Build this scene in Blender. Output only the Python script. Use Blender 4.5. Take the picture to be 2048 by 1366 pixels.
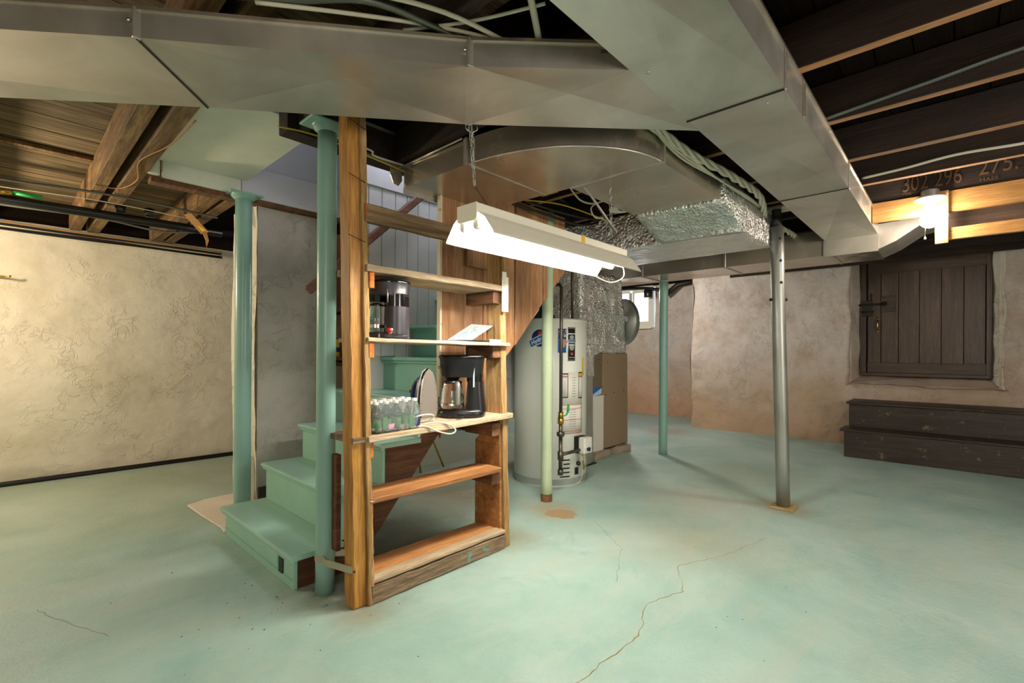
import bpy, bmesh, math, random
from mathutils import Vector, Matrix, noise
random.seed(7)
S=bpy.context.scene
for o in list(bpy.data.objects): bpy.data.objects.remove(o)
COL=S.collection
# ---------------------------------------------------------------- camera
FPX=949.0; YAW=math.radians(43.1); ROLL=math.radians(0.33)
cd=bpy.data.cameras.new('camera'); cam=bpy.data.objects.new('camera',cd); COL.objects.link(cam)
cd.sensor_width=36.0; cd.lens=FPX/2048*36.0; cd.shift_y=(706-683)/2048; cd.clip_start=0.02
fw=Vector((math.cos(YAW),math.sin(YAW),0)); rt=Vector((math.sin(YAW),-math.cos(YAW),0)); up=Vector((0,0,1))
r2=rt*math.cos(ROLL)+up*math.sin(ROLL); u2=up*math.cos(ROLL)-rt*math.sin(ROLL)
m=Matrix((r2,u2,-fw)).transposed().to_4x4(); m.translation=(0,0,1.2); cam.matrix_world=m
S.camera=cam
# ---------------------------------------------------------------- world, exposure
W=bpy.data.worlds.new('world'); S.world=W; W.use_nodes=True
W.node_tree.nodes['Background'].inputs[0].default_value=(0.78,0.88,1.0,1); W.node_tree.nodes['Background'].inputs[1].default_value=3.2
S.view_settings.view_transform='Standard'; S.view_settings.look='None'; S.view_settings.gamma=1; S.view_settings.use_curve_mapping=False
S.view_settings.exposure=0.82
def point(name,loc,e,col,r):
    l=bpy.data.lights.new(name,'POINT'); l.energy=e; l.color=col; l.shadow_soft_size=r
    o=bpy.data.objects.new(name,l); o.location=loc; COL.objects.link(o)
# unseen warm bulb at left, then three lamps added as fill
point('ceiling_bulb_left',(-0.7,4.9,1.9),66,(1.0,0.83,0.60),0.10)
point('fill_lamp_behind',(-1.2,-0.9,1.7),50,(1.0,0.93,0.84),0.35)
point('fill_lamp_right',(2.4,-2.2,1.7),85,(1.0,0.93,0.84),0.35)
point('fill_lamp_cellar_end',(6.4,3.9,2.2),60,(1.0,0.92,0.84),0.12)
point('stairwell_fill_lamp',(2.3,2.85,3.3),13,(0.92,0.93,1.0),0.10)  # added lamp standing in for daylight from upstairs
TUBE_E=60.0; BULB_E=145.0
# ---------------------------------------------------------------- material helpers
def lin(h):
    if isinstance(h,str):
        h=[int(h[i:i+2],16)/255 for i in (0,2,4)]
        return tuple((c/12.92 if c<=0.04045 else ((c+0.055)/1.055)**2.4) for c in h)+(1,)
    return h
class NT:
    def __init__(s,name):
        s.m=bpy.data.materials.new(name); s.m.use_nodes=True; s.t=s.m.node_tree; s.n=s.t.nodes; s.l=s.t.links
        s.b=s.n['Principled BSDF']
        s.tc=s.n.new('ShaderNodeTexCoord')
    def new(s,t,**k):
        n=s.n.new(t)
        for a,b in k.items(): setattr(n,a,b)
        return n
    def mapping(s,sc,src='Object',loc=(0,0,0)):
        m_=s.new('ShaderNodeMapping'); m_.inputs['Scale'].default_value=sc; m_.inputs['Location'].default_value=loc
        s.l.new(s.tc.outputs[src],m_.inputs[0]); return m_.outputs[0]
    def noise(s,vec,scale,detail=4,rough=.55,dist=0):
        n=s.new('ShaderNodeTexNoise'); n.inputs['Scale'].default_value=scale; n.inputs['Detail'].default_value=detail
        n.inputs['Roughness'].default_value=rough; n.inputs['Distortion'].default_value=dist
        if vec: s.l.new(vec,n.inputs['Vector'])
        return n.outputs['Fac']
    def ramp(s,fac,stops):
        r=s.new('ShaderNodeValToRGB'); e=r.color_ramp.elements
        while len(e)<len(stops): e.new(0.5)
        for i,(p,c) in enumerate(stops): e[i].position=p; e[i].color=lin(c) if isinstance(c,str) else (c,c,c,1)
        s.l.new(fac,r.inputs[0]); return r.outputs[0]
    def mix(s,fac,a,b,mode='MIX'):
        n=s.new('ShaderNodeMix',data_type='RGBA',blend_type=mode)
        for i,v in ((0,fac),(6,a),(7,b)):
            if isinstance(v,(int,float)): n.inputs[i].default_value=v
            elif isinstance(v,(tuple,str)): n.inputs[i].default_value=lin(v)
            else: s.l.new(v,n.inputs[i])
        return n.outputs[2]
    def math(s,op,a,b=0,clamp=False):
        n=s.new('ShaderNodeMath',operation=op); n.use_clamp=clamp
        for i,v in ((0,a),(1,b)):
            if isinstance(v,(int,float)): n.inputs[i].default_value=v
            else: s.l.new(v,n.inputs[i])
        return n.outputs[0]
    def out(s,col=None,rough=.6,metal=0,bump=None,bs=.3,bd=.01,**k):
        if col is not None:
            if isinstance(col,(str,tuple)): s.b.inputs['Base Color'].default_value=lin(col)
            else: s.l.new(col,s.b.inputs['Base Color'])
        if isinstance(rough,(int,float)): s.b.inputs['Roughness'].default_value=rough
        else: s.l.new(rough,s.b.inputs['Roughness'])
        s.b.inputs['Metallic'].default_value=metal
        if bump is not None:
            bn=s.new('ShaderNodeBump'); bn.inputs['Strength'].default_value=bs; bn.inputs['Distance'].default_value=bd
            s.l.new(bump,bn.inputs['Height']); s.l.new(bn.outputs[0],s.b.inputs['Normal'])
        for a,v in k.items(): s.b.inputs[a].default_value=v
        return s.m
M={}
def plain(n,c,rough=.5,metal=0,**k):
    t=NT(n); M[n]=t.out(c,rough,metal,**k); return M[n]
def wood(n,c1,c2,c3,axis,rough=.75,sc=1.0,rnd=.35,bump=.5,spots=None):
    """grain runs along axis 0/1/2; each board gets its own shade from the object random"""
    t=NT(n); s=[14*sc,14*sc,14*sc]; s[axis]=1.0*sc
    oi=t.new('ShaderNodeObjectInfo')
    add=t.new('ShaderNodeVectorMath',operation='ADD'); t.l.new(t.tc.outputs['Object'],add.inputs[0])
    cmb=t.new('ShaderNodeCombineXYZ'); r7=t.math('MULTIPLY',oi.outputs['Random'],7.3)
    for i in range(3): t.l.new(r7,cmb.inputs[i])
    t.l.new(cmb.outputs[0],add.inputs[1])
    mp=t.new('ShaderNodeMapping'); mp.inputs['Scale'].default_value=s; t.l.new(add.outputs[0],mp.inputs[0])
    g=t.noise(mp.outputs[0],1.6,8,.65,.6); f=t.noise(mp.outputs[0],9,3,.6,.2)
    big=t.noise(add.outputs[0],2.3,3)
    c=t.ramp(g,[(.30,c1),(.48,c2),(.70,c3)])
    c=t.mix(t.ramp(f,[(.40,.5),(.56,0.0)]),c,c1)
    v=t.math('ADD',t.math('MULTIPLY',oi.outputs['Random'],rnd),t.math('MULTIPLY',big,.5))
    v=t.math('ADD',v,.75-rnd/2)
    hs=t.new('ShaderNodeHueSaturation'); t.l.new(v,hs.inputs['Value']); t.l.new(c,hs.inputs['Color']); c=hs.outputs[0]
    if spots:
        c=t.mix(t.ramp(t.noise(t.tc.outputs['Object'],9,5,.7),[(.60,0.0),(.66,1.0)]),c,spots)
    M[n]=t.out(c,rough,0,f,bump,.004); return M[n]
def plaster(n,base,dark,light,scale=1.0,bs=.6,stains=None,warm=None):
    t=NT(n); o=t.tc.outputs['Object']
    a=t.noise(o,1.1*scale,8,.68,.15); b=t.noise(o,7*scale,8,.7,.8)
    c=t.ramp(a,[(.3,dark),(.5,base),(.72,light)])
    c=t.mix(t.ramp(b,[(.30,.55),(.5,0.0)]),c,dark)
    if stains: c=t.mix(t.ramp(t.noise(o,1.1,8,.72,.15),[(.46,0.0),(.64,.75)]),c,stains)
    if warm:
        sx=t.new('ShaderNodeSeparateXYZ'); t.l.new(o,sx.inputs[0])
        z=t.math('ADD',sx.outputs[2],t.math('MULTIPLY',a,-1.2))
        mr=t.new('ShaderNodeMapRange'); mr.inputs[1].default_value=.75; mr.inputs[2].default_value=-.45; t.l.new(z,mr.inputs[0])
        c=t.mix(mr.outputs[0],c,warm)
    vo=t.new('ShaderNodeTexVoronoi',feature='SMOOTH_F1'); vo.inputs['Scale'].default_value=5
    dv=t.new('ShaderNodeMixRGB'); dv.inputs[0].default_value=.35
    nz=t.new('ShaderNodeTexNoise'); nz.inputs['Scale'].default_value=4; t.l.new(o,nz.inputs['Vector']); t.l.new(o,dv.inputs[1]); t.l.new(nz.outputs['Color'],dv.inputs[2]); t.l.new(dv.outputs[0],vo.inputs['Vector'])
    rd=t.noise(o,5.5,4,.6,.9); rid=t.math('ABSOLUTE',t.math('SUBTRACT',rd,.5))
    msk=t.ramp(t.noise(o,2.4,4,.6,.6),[(.46,0.0),(.60,1.0)]); h=t.math('ADD',t.math('MULTIPLY',t.math('MULTIPLY',t.ramp(rid,[(0.0,1.0),(.03,0.0)]),msk),.5),t.math('ADD',t.math('MULTIPLY',b,.6),t.math('MULTIPLY',vo.outputs['Distance'],1.2)))
    M[n]=t.out(c,.85,0,h,bs,.03); return M[n]
def metal(n,c,rough=.33,bump=.05,aniso=0,streak=True):
    t=NT(n); o=t.tc.outputs['Object']
    a=t.noise(o,2.2,5,.6,.5); st=t.noise(t.mapping((2,60,30)),3,4)
    r=t.math('ADD',t.math('MULTIPLY',a,.22),rough-.11)
    c2=t.mix(t.ramp(a,[(.3,.55),(.62,0.0)]),c,'8f8a80')
    M[n]=t.out(c2,r,.80,st if streak else a,bump,.002); return M[n]
def foil(n,c,sc=55,rough=.22,bs=.8):
    t=NT(n); o=t.tc.outputs['Object']
    w=t.noise(o,7,5,.6,.7)
    vo=t.new('ShaderNodeTexVoronoi'); vo.inputs['Scale'].default_value=sc; t.l.new(o,vo.inputs['Vector'])
    h=t.math('ADD',t.math('MULTIPLY',vo.outputs['Distance'],.35),t.math('MULTIPLY',w,2.0))
    M[n]=t.out(c,rough,.82,h,bs,.035); return M[n]
def paint(n,c,wear,rough=.42,bs=.25,amt=.62,dk=None):
    t=NT(n); o=t.tc.outputs['Object']; a=t.noise(o,3,5,.6); b=t.noise(o,26,4,.6)
    hs=t.new('ShaderNodeHueSaturation'); hs.inputs['Color'].default_value=lin(c); t.l.new(t.math('ADD',t.math('MULTIPLY',a,.35),.82),hs.inputs['Value'])
    col=t.mix(t.ramp(t.noise(o,14,6,.75,.3),[(amt,0.0),(amt+.05,.8)]),hs.outputs[0],wear)
    M[n]=t.out(col,rough,0,b,bs,.003); return M[n]
def emis(n,c,e):
    t=NT(n); t.b.inputs['Emission Color'].default_value=lin(c); t.b.inputs['Emission Strength'].default_value=e
    M[n]=t.out(c,.5); return M[n]
# ---------------------------------------------------------------- materials
def floor_mat():
    t=NT('teal_floor_paint'); o=t.tc.outputs['Object']
    a=t.noise(o,.9,7,.6,.4); b=t.noise(o,3.6,8,.68,.8); f=t.noise(o,55,4,.6)
    c=t.ramp(a,[(.28,'87a89e'),(.5,'a3bfb6'),(.72,'bbd0c9')])
    c=t.mix(t.ramp(t.noise(t.mapping((1,3.2,1)),1.5,7,.7,.6),[(.48,0.0),(.68,.42)]),c,'b9bfac')
    c=t.mix(t.ramp(b,[(.30,.5),(.44,0.0)]),c,'7fada4')
    c=t.mix(t.ramp(t.noise(o,160,2,.5),[(.27,.5),(.32,0.0)]),c,'6d7e6a')
    def blob(c,x,y,r,col,amt=1.0,ns=2.6,edge=.25,sx=1.0):
        v=t.new('ShaderNodeVectorMath',operation='DISTANCE'); v.inputs[1].default_value=(x*sx,y,0)
        mp=t.mapping((sx,1,0)); t.l.new(mp,v.inputs[0])
        d=t.math('ADD',v.outputs['Value'],t.math('MULTIPLY',t.math('SUBTRACT',t.noise(o,ns/r*.35,6,.7),.5),r*1.5))
        mr=t.new('ShaderNodeMapRange'); mr.inputs[1].default_value=r*(1-edge); mr.inputs[2].default_value=r*(1+edge); mr.inputs[3].default_value=amt; mr.inputs[4].default_value=0; t.l.new(d,mr.inputs[0])
        return t.mix(mr.outputs[0],c,col)
    c=blob(c,2.85,2.15,.11,'a88460',.9,edge=.06)
    c=blob(c,2.88,2.28,.17,'b08f62',.55,edge=.6)
    c=blob(c,3.05,1.25,.35,'b5a98a',.45,edge=.9)
    c=blob(c,3.9,1.55,.30,'bcae8f',.5,edge=.9)
    c=blob(c,2.55,3.1,.40,'9a7b5c',.65,edge=.8)
    c=blob(c,1.75,2.6,.40,'5d4a3c',.75,edge=.7)
    c=blob(c,1.25,2.28,.24,'7b6e5a',.75,edge=.8)
    c=blob(c,1.12,1.98,.10,'877a62',.6,edge=.8)
    c=blob(c,2.25,2.1,.14,'8a7c55',.7,edge=.9)
    c=blob(c,4.2,1.0,.17,'a58c66',.7,edge=.8)
    c=blob(c,7.0,3.3,.30,'a98860',.7,edge=.5,sx=1)
    c=blob(c,5.0,1.6,.5,'a3b09a',.5,edge=.9)
    c=blob(c,1.0,5.4,1.0,'a39b7a',.45,edge=.9,sx=.7)
    c=blob(c,3.6,4.4,.9,'9d9a86',.6,edge=.6)
    c=blob(c,7.2,4.5,1.3,'8797a0',.55,edge=.6)
    return t.out(c,t.ramp(b,[(.3,.42),(.7,.62)]),0,t.math('ADD',t.math('MULTIPLY',f,.5),t.math('MULTIPLY',b,1.2)),.45,.012)
M['floor']=floor_mat()
plaster('plaster_cream','dcd3bf','cbc0a8','e6dfce',1,.5)
plaster('plaster_grey','b3afa6','9d998f','c2beb5',1,.6)
plaster('plaster_stain','d6cdc6','b3a192','e4deda',1,.5,stains='ad937a',warm='be9f82')
plaster('plaster_window','cbc2ba','a99b90','dcd5cf',1,.55,stains='b09a88',warm='c29b7c')
plaster('plaster_white','e6dfcd','d2c8b0','efeadd',1,.8)
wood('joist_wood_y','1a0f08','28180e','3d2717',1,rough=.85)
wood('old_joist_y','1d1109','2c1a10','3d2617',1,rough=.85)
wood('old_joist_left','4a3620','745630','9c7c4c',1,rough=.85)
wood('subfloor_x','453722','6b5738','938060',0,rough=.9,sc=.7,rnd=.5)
wood('subfloor_shaded','0d0805','140c07','1c120a',0,rough=.95)  # same boards with the shade of the unlit ceiling in their colour
wood('joist_lit_underside','7a5030','9c6c42','ba8a5a',1,rough=.85)  # paler tone for joist bottoms, light put into the colour
wood('lumber_y','9c6a34','b98648','cda068',1,rough=.7)
wood('lumber_z','a5763e','c08f54','d3aa74',2,rough=.7)
wood('post_orange','7a4d18','ad7830','c79347',2,rough=.55,sc=.8,bump=.8)
wood('post_rough','75562f','a07c4c','c2a274',2,rough=.85,sc=1.4,bump=1.0)
wood('shelf_pale','8b7358','b39d80','cdbca2',0,rough=.85,sc=1.2)
wood('shelf_brown','7d4d25','a8713d','c6945c',0,rough=.7,sc=1.0)
wood('shelf_rough','4a3a2a','76604a','9a8468',0,rough=.9,sc=1.6,bump=1.2,spots='5fa090')
wood('rail_grey','5c4630','846a4c','a58a66',0,rough=.85)
wood('cleat_y','4a2d19','6b4529','8a5e3a',1,rough=.8)
wood('end_grain','8a4512','b8641f','cf8236',1,rough=.8,rnd=.1)
wood('brown_plank','8a5c3a','b48158','cfa47c',2,rough=.6,sc=.8,rnd=.5)
wood('stringer_wood','38200f','543119','73492a',0,rough=.75)
wood('rail_wood','4f3220','714a33','8b6048',0,rough=.5)
wood('door_wood','38291f','503b2e','6b5141',2,rough=.38,sc=.9,rnd=.25)
wood('door_wood_h','38291f','4b382c','604a3b',1,rough=.42,sc=.9,rnd=.2)
wood('step_wood','261e17','382c23','4a3b2f',1,rough=.5,rnd=.1,spots='6b6545')
wood('box_wood','8a7a68','a39483','b8aa99',0)
paint('teal_paint','97bfb0','b5bfa8',.40,.25,.70)
paint('teal_riser','95c1b0','aebba2',.42,.2,.70)
paint('teal_deep','7db3a3','9dbfae',.40,.15,.72)
paint('pole_teal','8db5aa','9dbbae',.30,.35,.74)
paint('pole_mint','bac9a9','a0a684',.42,.5,.64)
paint('soffit_mint','e2e4d6','d0dccb',.6,.3,.60)
paint('white_panel','c9c9cd','b4b4b9',.6,.15,.68)
paint('white_plank','c4c5c4','a8a9a8',.55,.15,.68)
paint('cream_edge','d8ccb2','94815f',.7,.3,.6)
paint('concrete_pad','d8cdc0','c4b5a5',.9,.5,.6)
metal('galvanised','d3cdc6',.36)
metal('galvanised_brown','cdc0b0',.25,.03)
metal('steel_grey','a9aca9',.42,.05)
foil('foil_mat','e6e3e2',42,.24,1.0); foil('foil_fine','dcdedb',60,.32,.9)
plain('heater_white','dedfd6',.35); plain('heater_grey','8c948f',.45); plain('label_white','e6e2da',.5); plain('black_plastic','17151a',.28); plain('black_gloss','0d0c0f',.10)
plain('black_matte','151413',.7); plain('charcoal','2b2930',.35); plain('dark_rubber','0c0c0c',.6); plain('red','c0201c',.35); plain('navy','1d2f5e',.35); plain('blue','1f5fb0',.4); plain('orange','e28a1c',.4)
plain('brass','c9a44a',.25,1.0); plain('chrome','d5d5d5',.15,1.0); plain('iron_dark','3a342e',.5,.7); plain('white_plastic','dfddd6',.4); plain('white_cable','cfc8b4',.55); plain('yellow_cable','c2a62b',.5); plain('black_pipe','161412',.35)
plain('green_handle','1f9a46',.4); plain('bx_grey','6c6d66',.45,.8); plain('beige_furnace','917a62',.5); plain('beige_dark','6f6250',.5); plain('furnace_white','d9d5cd',.5)
plain('soleplate','b5aca4',.28,.7); plain('paper_kraft','a87a45',.85); plain('yellow','e0b81c',.5); plain('crack','8f7a58',.95); plain('ash_dark','3a332b',.95); plain('grey_panel','77748a',.6)
plain('stencil','62452f',.9); plain('mint_black','1a2a24',.6); plain('label_black','1b1918',.4); plain('light_blue','b7d5de',.4); plain('label_red','c43a2a',.5); plain('silver','b8b4ae',.3,.8); plain('galv_pipe','5d564d',.4,.8)
plain('enamel','e8e2d4',.35); plain('porcelain','ece8df',.25); plain('strap_paint','a9a58a',.5,.2); plain('plate_ochre','a9905f',.7); plain('joint_shadow','1c1712',.9)
emis('tube_glow','fffaf0',TUBE_E); emis('bulb_glow','fff0d8',BULB_E)
def glass(n,c=(1,1,1,1),rough=0.02,ior=1.45):
    t=NT(n); M[n]=t.out(c,rough,0,**{'Transmission Weight':1.0,'IOR':ior}); return M[n]
glass('glass'); glass('water_plastic',(.93,.97,.97,1),.08,1.25); t_=NT('wrap_film'); M['wrap_film']=t_.out('eef4f4',.10,0,t_.noise(t_.tc.outputs['Object'],38,5,.7,1.2),1.0,.02,**{'Alpha':.21,'Specular IOR Level':1.0})
plain('label_green','2c6b3a',.45); plain('pink_print','a86a8c',.5); plain('amber','8a3f12',.3)
M['subfloor_shaded'].node_tree.nodes['Principled BSDF'].inputs['Specular IOR Level'].default_value=.05
t_=NT('booklet_print'); M['booklet_print']=t_.out(t_.ramp(t_.noise(t_.tc.outputs['Object'],38,4,.7,.8),[(.30,'3c4f6e'),(.45,'7f93a8'),(.55,'a39a82'),(.68,'d8d6cc')]),.15)
# ---------------------------------------------------------------- geometry helpers
ORG={}
class MB:
    def __init__(s): s.v=[]; s.f=[]; s.sm=[]
    def add(s,vs,fs,smooth=False):
        b=len(s.v); s.v+= [tuple(v) for v in vs]; s.f+=[[i+b for i in f] for f in fs]; s.sm+=[smooth]*len(fs); return s
    def box(s,x0,x1,y0,y1,z0,z1):
        if x0>x1:x0,x1=x1,x0
        if y0>y1:y0,y1=y1,y0
        if z0>z1:z0,z1=z1,z0
        return s.hexa([(x0,y0,z0),(x1,y0,z0),(x1,y1,z0),(x0,y1,z0),(x0,y0,z1),(x1,y0,z1),(x1,y1,z1),(x0,y1,z1)])
    def hexa(s,v): return s.add(v,[(0,3,2,1),(4,5,6,7),(0,1,5,4),(1,2,6,5),(2,3,7,6),(3,0,4,7)])
    def beam(s,p,q,w,h,up=(0,0,1),n=1,jit=0.0):
        p=Vector(p);q=Vector(q);d=(q-p).normalized();u=Vector(up);a=d.cross(u).normalized();b=a.cross(d).normalized()
        vs=[];fs=[]
        for i in range(n+1):
            c=p+(q-p)*(i/n)
            for sx,sy in((-1,-1),(1,-1),(1,1),(-1,1)):
                j=Vector((random.uniform(-jit,jit),random.uniform(-jit,jit),random.uniform(-jit,jit)))
                vs.append(c+a*sx*w/2+b*sy*h/2+j)
        for i in range(n):
            for k in range(4):
                fs.append((i*4+k,i*4+(k+1)%4,i*4+4+(k+1)%4,i*4+4+k))
        fs.append((3,2,1,0)); e=n*4; fs.append((e,e+1,e+2,e+3))
        return s.add(vs,fs)
    def tube(s,pts,r,n=10,closed=False,cap=True):
        pts=[Vector(p) for p in pts]; vs=[];fs=[]; N=len(pts); prev=None
        for i,p in enumerate(pts):
            if closed: t=pts[(i+1)%N]-pts[i-1]
            else: t=pts[min(i+1,N-1)]-pts[max(i-1,0)]
            t.normalize()
            if prev is None:
                a=t.cross(Vector((0,0,1)))
                if a.length<1e-3:a=t.cross(Vector((1,0,0)))
            else: a=prev-t*prev.dot(t)
            a.normalize(); prev=a; b=t.cross(a)
            rr=r[i] if isinstance(r,(list,tuple)) else r
            for k in range(n):
                th=2*math.pi*k/n; vs.append(p+a*math.cos(th)*rr+b*math.sin(th)*rr)
        for i in range(N if closed else N-1):
            j=(i+1)%N
            for k in range(n): fs.append((i*n+k,i*n+(k+1)%n,j*n+(k+1)%n,j*n+k))
        if cap and not closed: fs.append(tuple(range(n))[::-1]); fs.append(tuple((N-1)*n+k for k in range(n)))
        return s.add(vs,fs,True)
    def loft(s,secs,n=28,e=2.0,cap=True):
        """stack of (cx,cy,rx,ry,z) superellipses"""
        vs=[];fs=[]
        for (cx,cy,rx,ry,z) in secs:
            for k in range(n):
                th=2*math.pi*k/n; c,q=math.cos(th),math.sin(th)
                vs.append((cx+rx*math.copysign(abs(c)**(2/e),c),cy+ry*math.copysign(abs(q)**(2/e),q),z))
        for i in range(len(secs)-1):
            for k in range(n): fs.append((i*n+k,i*n+(k+1)%n,i*n+n+(k+1)%n,i*n+n+k))
        s.add(vs,fs,True)
        if cap:
            N=len(secs)
            s.add(vs[:n],[tuple(range(n))[::-1]]); s.add(vs[(N-1)*n:],[tuple(range(n))])
        return s
    def lathe(s,c,prof,n=28,cap=True): return s.loft([(c[0],c[1],max(r,1e-4),max(r,1e-4),c[2]+z) for r,z in prof],n,2,cap)
    def prism(s,poly,axis,a,b):
        def P3(p,t):
            return {0:(t,p[0],p[1]),1:(p[0],t,p[1]),2:(p[0],p[1],t)}[axis]
        n=len(poly); vs=[P3(p,a) for p in poly]+[P3(p,b) for p in poly]
        fs=[tuple(range(n)),tuple(range(n,2*n))[::-1]]+[(i,n+i,n+(i+1)%n,(i+1)%n) for i in range(n)]
        return s.add(vs,fs)
    def sphere(s,c,r,n=16,sz=1.0):
        pr=[(r*math.sin(math.pi*i/(n//2)),-r*sz*math.cos(math.pi*i/(n//2))) for i in range(n//2+1)]
        return s.lathe(c,pr,n,False)
    def build(s,name,mat,parent=None,bevel=0,local=False,kind=None,label=None,seg=1):
        me=bpy.data.meshes.new(name)
        org=Vector((0,0,0))
        if parent is not None and not local: org=ORG.get(parent.name,Vector((0,0,0)))
        me.from_pydata([tuple(Vector(v)-org) for v in s.v],[],s.f); me.update()
        bm=bmesh.new(); bm.from_mesh(me); bmesh.ops.recalc_face_normals(bm,faces=bm.faces); bm.to_mesh(me); bm.free()
        for p,q in zip(me.polygons,s.sm): p.use_smooth=q
        me.materials.append(M[mat])
        o=bpy.data.objects.new(name,me); COL.objects.link(o)
        if parent is not None: o.parent=parent; ORG[o.name]=org
        if bevel:
            bv=o.modifiers.new('bevel','BEVEL'); bv.width=bevel; bv.segments=seg; bv.limit_method='ANGLE'; bv.angle_limit=.7
        if kind:o['kind']=kind
        if label:o['label']=label
        return o
def tag(o,label,cat,group=None):
    o['label']=label;o['category']=cat
    if group:o['group']=group
    return o
def thing(name,label,cat,loc=(0,0,0),rz=0,group=None):
    o=bpy.data.objects.new(name,None); o.location=loc; o.rotation_euler=(0,0,rz); COL.objects.link(o); ORG[o.name]=Vector(loc)
    o.empty_display_size=.1
    return tag(o,label,cat,group)
def struct(o): o['kind']='structure'; return o
def copytree(o,parent=None,loc=None,rz=None):
    c=o.copy(); COL.objects.link(c); c.parent=parent
    if loc is not None:c.location=loc
    if rz is not None:c.rotation_euler=(0,0,rz)
    for ch in list(o.children): copytree(ch,c)
    return c
def text(name,body,size,mat,origin,xdir,ydir,parent,depth=.0006,align='CENTER',bold=0.0,sx=1.0):
    """flat lettering standing on a surface: xdir reading direction, ydir up"""
    cu=bpy.data.curves.new(name,'FONT'); cu.body=body; cu.size=size; cu.align_x=align; cu.align_y='CENTER'; cu.extrude=depth; cu.offset=bold; cu.resolution_u=3
    to=bpy.data.objects.new(name,cu); COL.objects.link(to)
    bpy.context.view_layer.update()
    me=bpy.data.meshes.new_from_object(to.evaluated_get(bpy.context.evaluated_depsgraph_get()))
    bpy.data.objects.remove(to)
    X=Vector(xdir).normalized();Y=Vector(ydir).normalized();Z=X.cross(Y)
    org=ORG.get(parent.name,Vector((0,0,0)))
    for v in me.vertices: v.co=Vector(origin)+X*v.co.x*sx+Y*v.co.y+Z*v.co.z-org
    me.materials.clear(); me.materials.append(M[mat])
    o=bpy.data.objects.new(name,me); COL.objects.link(o); o.parent=parent; ORG[o.name]=org
    return o
def lerp(a,b,t): return a+(b-a)*t
def smooth_path(pts,n=6):
    P=[Vector(p) for p in pts]; out=[]
    for i in range(len(P)-1):
        p0=P[max(i-1,0)];p1=P[i];p2=P[i+1];p3=P[min(i+2,len(P)-1)]
        for k in range(n):
            t=k/n; out.append(.5*((2*p1)+(-p0+p2)*t+(2*p0-5*p1+4*p2-p3)*t*t+(-p0+3*p1-3*p2+p3)*t**3))
    out.append(P[-1]); return out
def wallgrid(name,mat,fn,nu,nv,amp,hole=None,thick=None):
    """fn(u,v)->(point,normal); hole(u,v)->bool removes faces"""
    vs=[];fs=[]
    for j in range(nv+1):
        for i in range(nu+1):
            p,nrm=fn(i/nu,j/nv); p=Vector(p); nrm=Vector(nrm)
            d=noise.noise(p*1.1)*amp+noise.noise(p*3.7+Vector((9,2,5)))*amp*.45+noise.noise(p*9)*amp*.16
            vs.append(p+nrm*d)
    for j in range(nv):
        for i in range(nu):
            if hole and hole((i+.5)/nu,(j+.5)/nv): continue
            a=j*(nu+1)+i; fs.append((a,a+1,a+nu+2,a+nu+1))
    mb=MB().add(vs,fs,True); o=mb.build(name,mat)
    return struct(o)
# ================================================================ SETTING
fl=MB().box(-3.6,8.95,-3.6,6.4,-.12,0).build('floor','floor'); struct(fl)
# cracks in the floor paint, as thin raised ragged seams
def crack(pts,w):
    mb=MB(); P=[]
    for i in range(len(pts)-1):
        a=Vector(pts[i]);b=Vector(pts[i+1]);n=max(2,int((b-a).length/.03))
        for k in range(n): 
            p=a.lerp(b,k/n); P.append(p+Vector((random.uniform(-.008,.008),random.uniform(-.008,.008),0)))
    P.append(Vector(pts[-1])); vs=[];fs=[]
    for i,p in enumerate(P):
        t=(P[min(i+1,len(P)-1)]-P[max(i-1,0)]).normalized(); s_=Vector((-t.y,t.x,0))*w*random.uniform(.3,1)
        vs+=[p-s_+Vector((0,0,.0003)),p+s_+Vector((0,0,.0003)),p+Vector((0,0,.0012))]
    for i in range(len(P)-1): a=3*i; fs+=[(a,a+2,a+5,a+3),(a+2,a+1,a+4,a+5)]
    mb.add(vs,fs); return mb.build('crack','crack',fl)
crack([(1.17,.93,0),(1.35,1.0,0),(1.55,1.0,0),(1.85,.98,0),(2.1,1.08,0),(2.35,1.0,0)],.0035)
crack([(2.35,1.0,0),(2.6,1.15,0),(2.95,1.0,0),(3.4,.9,0)],.002)
crack([(2.2,1.3,0),(2.6,1.5,0),(2.9,1.9,0)],.0015)
crack([(.05,1.9,0),(.3,2.0,0),(.45,1.95,0)],.0015)
crack([(.1,3.1,0),(.3,2.6,0)],.0015)
# walls
LW=lambda u,v:((lerp(-3.6,8.95,u),6.16+.03*math.sin(u*9),lerp(-.02,2.36,v)),(0,-1,0))
wallgrid('wall_left','plaster_cream',LW,240,60,.035)
# dark gap above the left wall: outer sill and void
struct(MB().box(-3.6,8.95,6.30,6.45,2.2,2.7).build('wall_left_top','subfloor_shaded'))
# window wall
WY0,WY1,WZ0,WZ1=4.36,5.35,1.72,2.55
def ww(u,v): return ((8.78,lerp(3.0,6.3,u),lerp(-.02,2.75,v)),(-1,0,0))
def whole(u,v):
    y=lerp(3.0,6.3,u);z=lerp(-.02,2.75,v); return WY0<y<WY1 and WZ0<z<WZ1
wallgrid('wall_window','plaster_window',ww,110,92,.05,whole)
# door wall with the deep opening
DY0,DY1,DZ0,DZ1=-.36,1.03,.82,2.52
def dw(u,v):
    return ((7.74,lerp(-3.6,3.18,u),lerp(-.02,2.75,v)),(-1,0,0))
def dhole(u,v):
    y=lerp(-3.6,3.18,u);z=lerp(-.02,2.75,v); return DY0<y<DY1 and z>DZ0 and z<2.75
wallgrid('wall_door','plaster_stain',dw,226,92,.045,dhole)
wallgrid('wall_door_return','plaster_stain',lambda u,v:((lerp(7.74,8.8,u),3.18,lerp(-.02,2.75,v)),(0,1,0)),30,60,.03)
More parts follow.
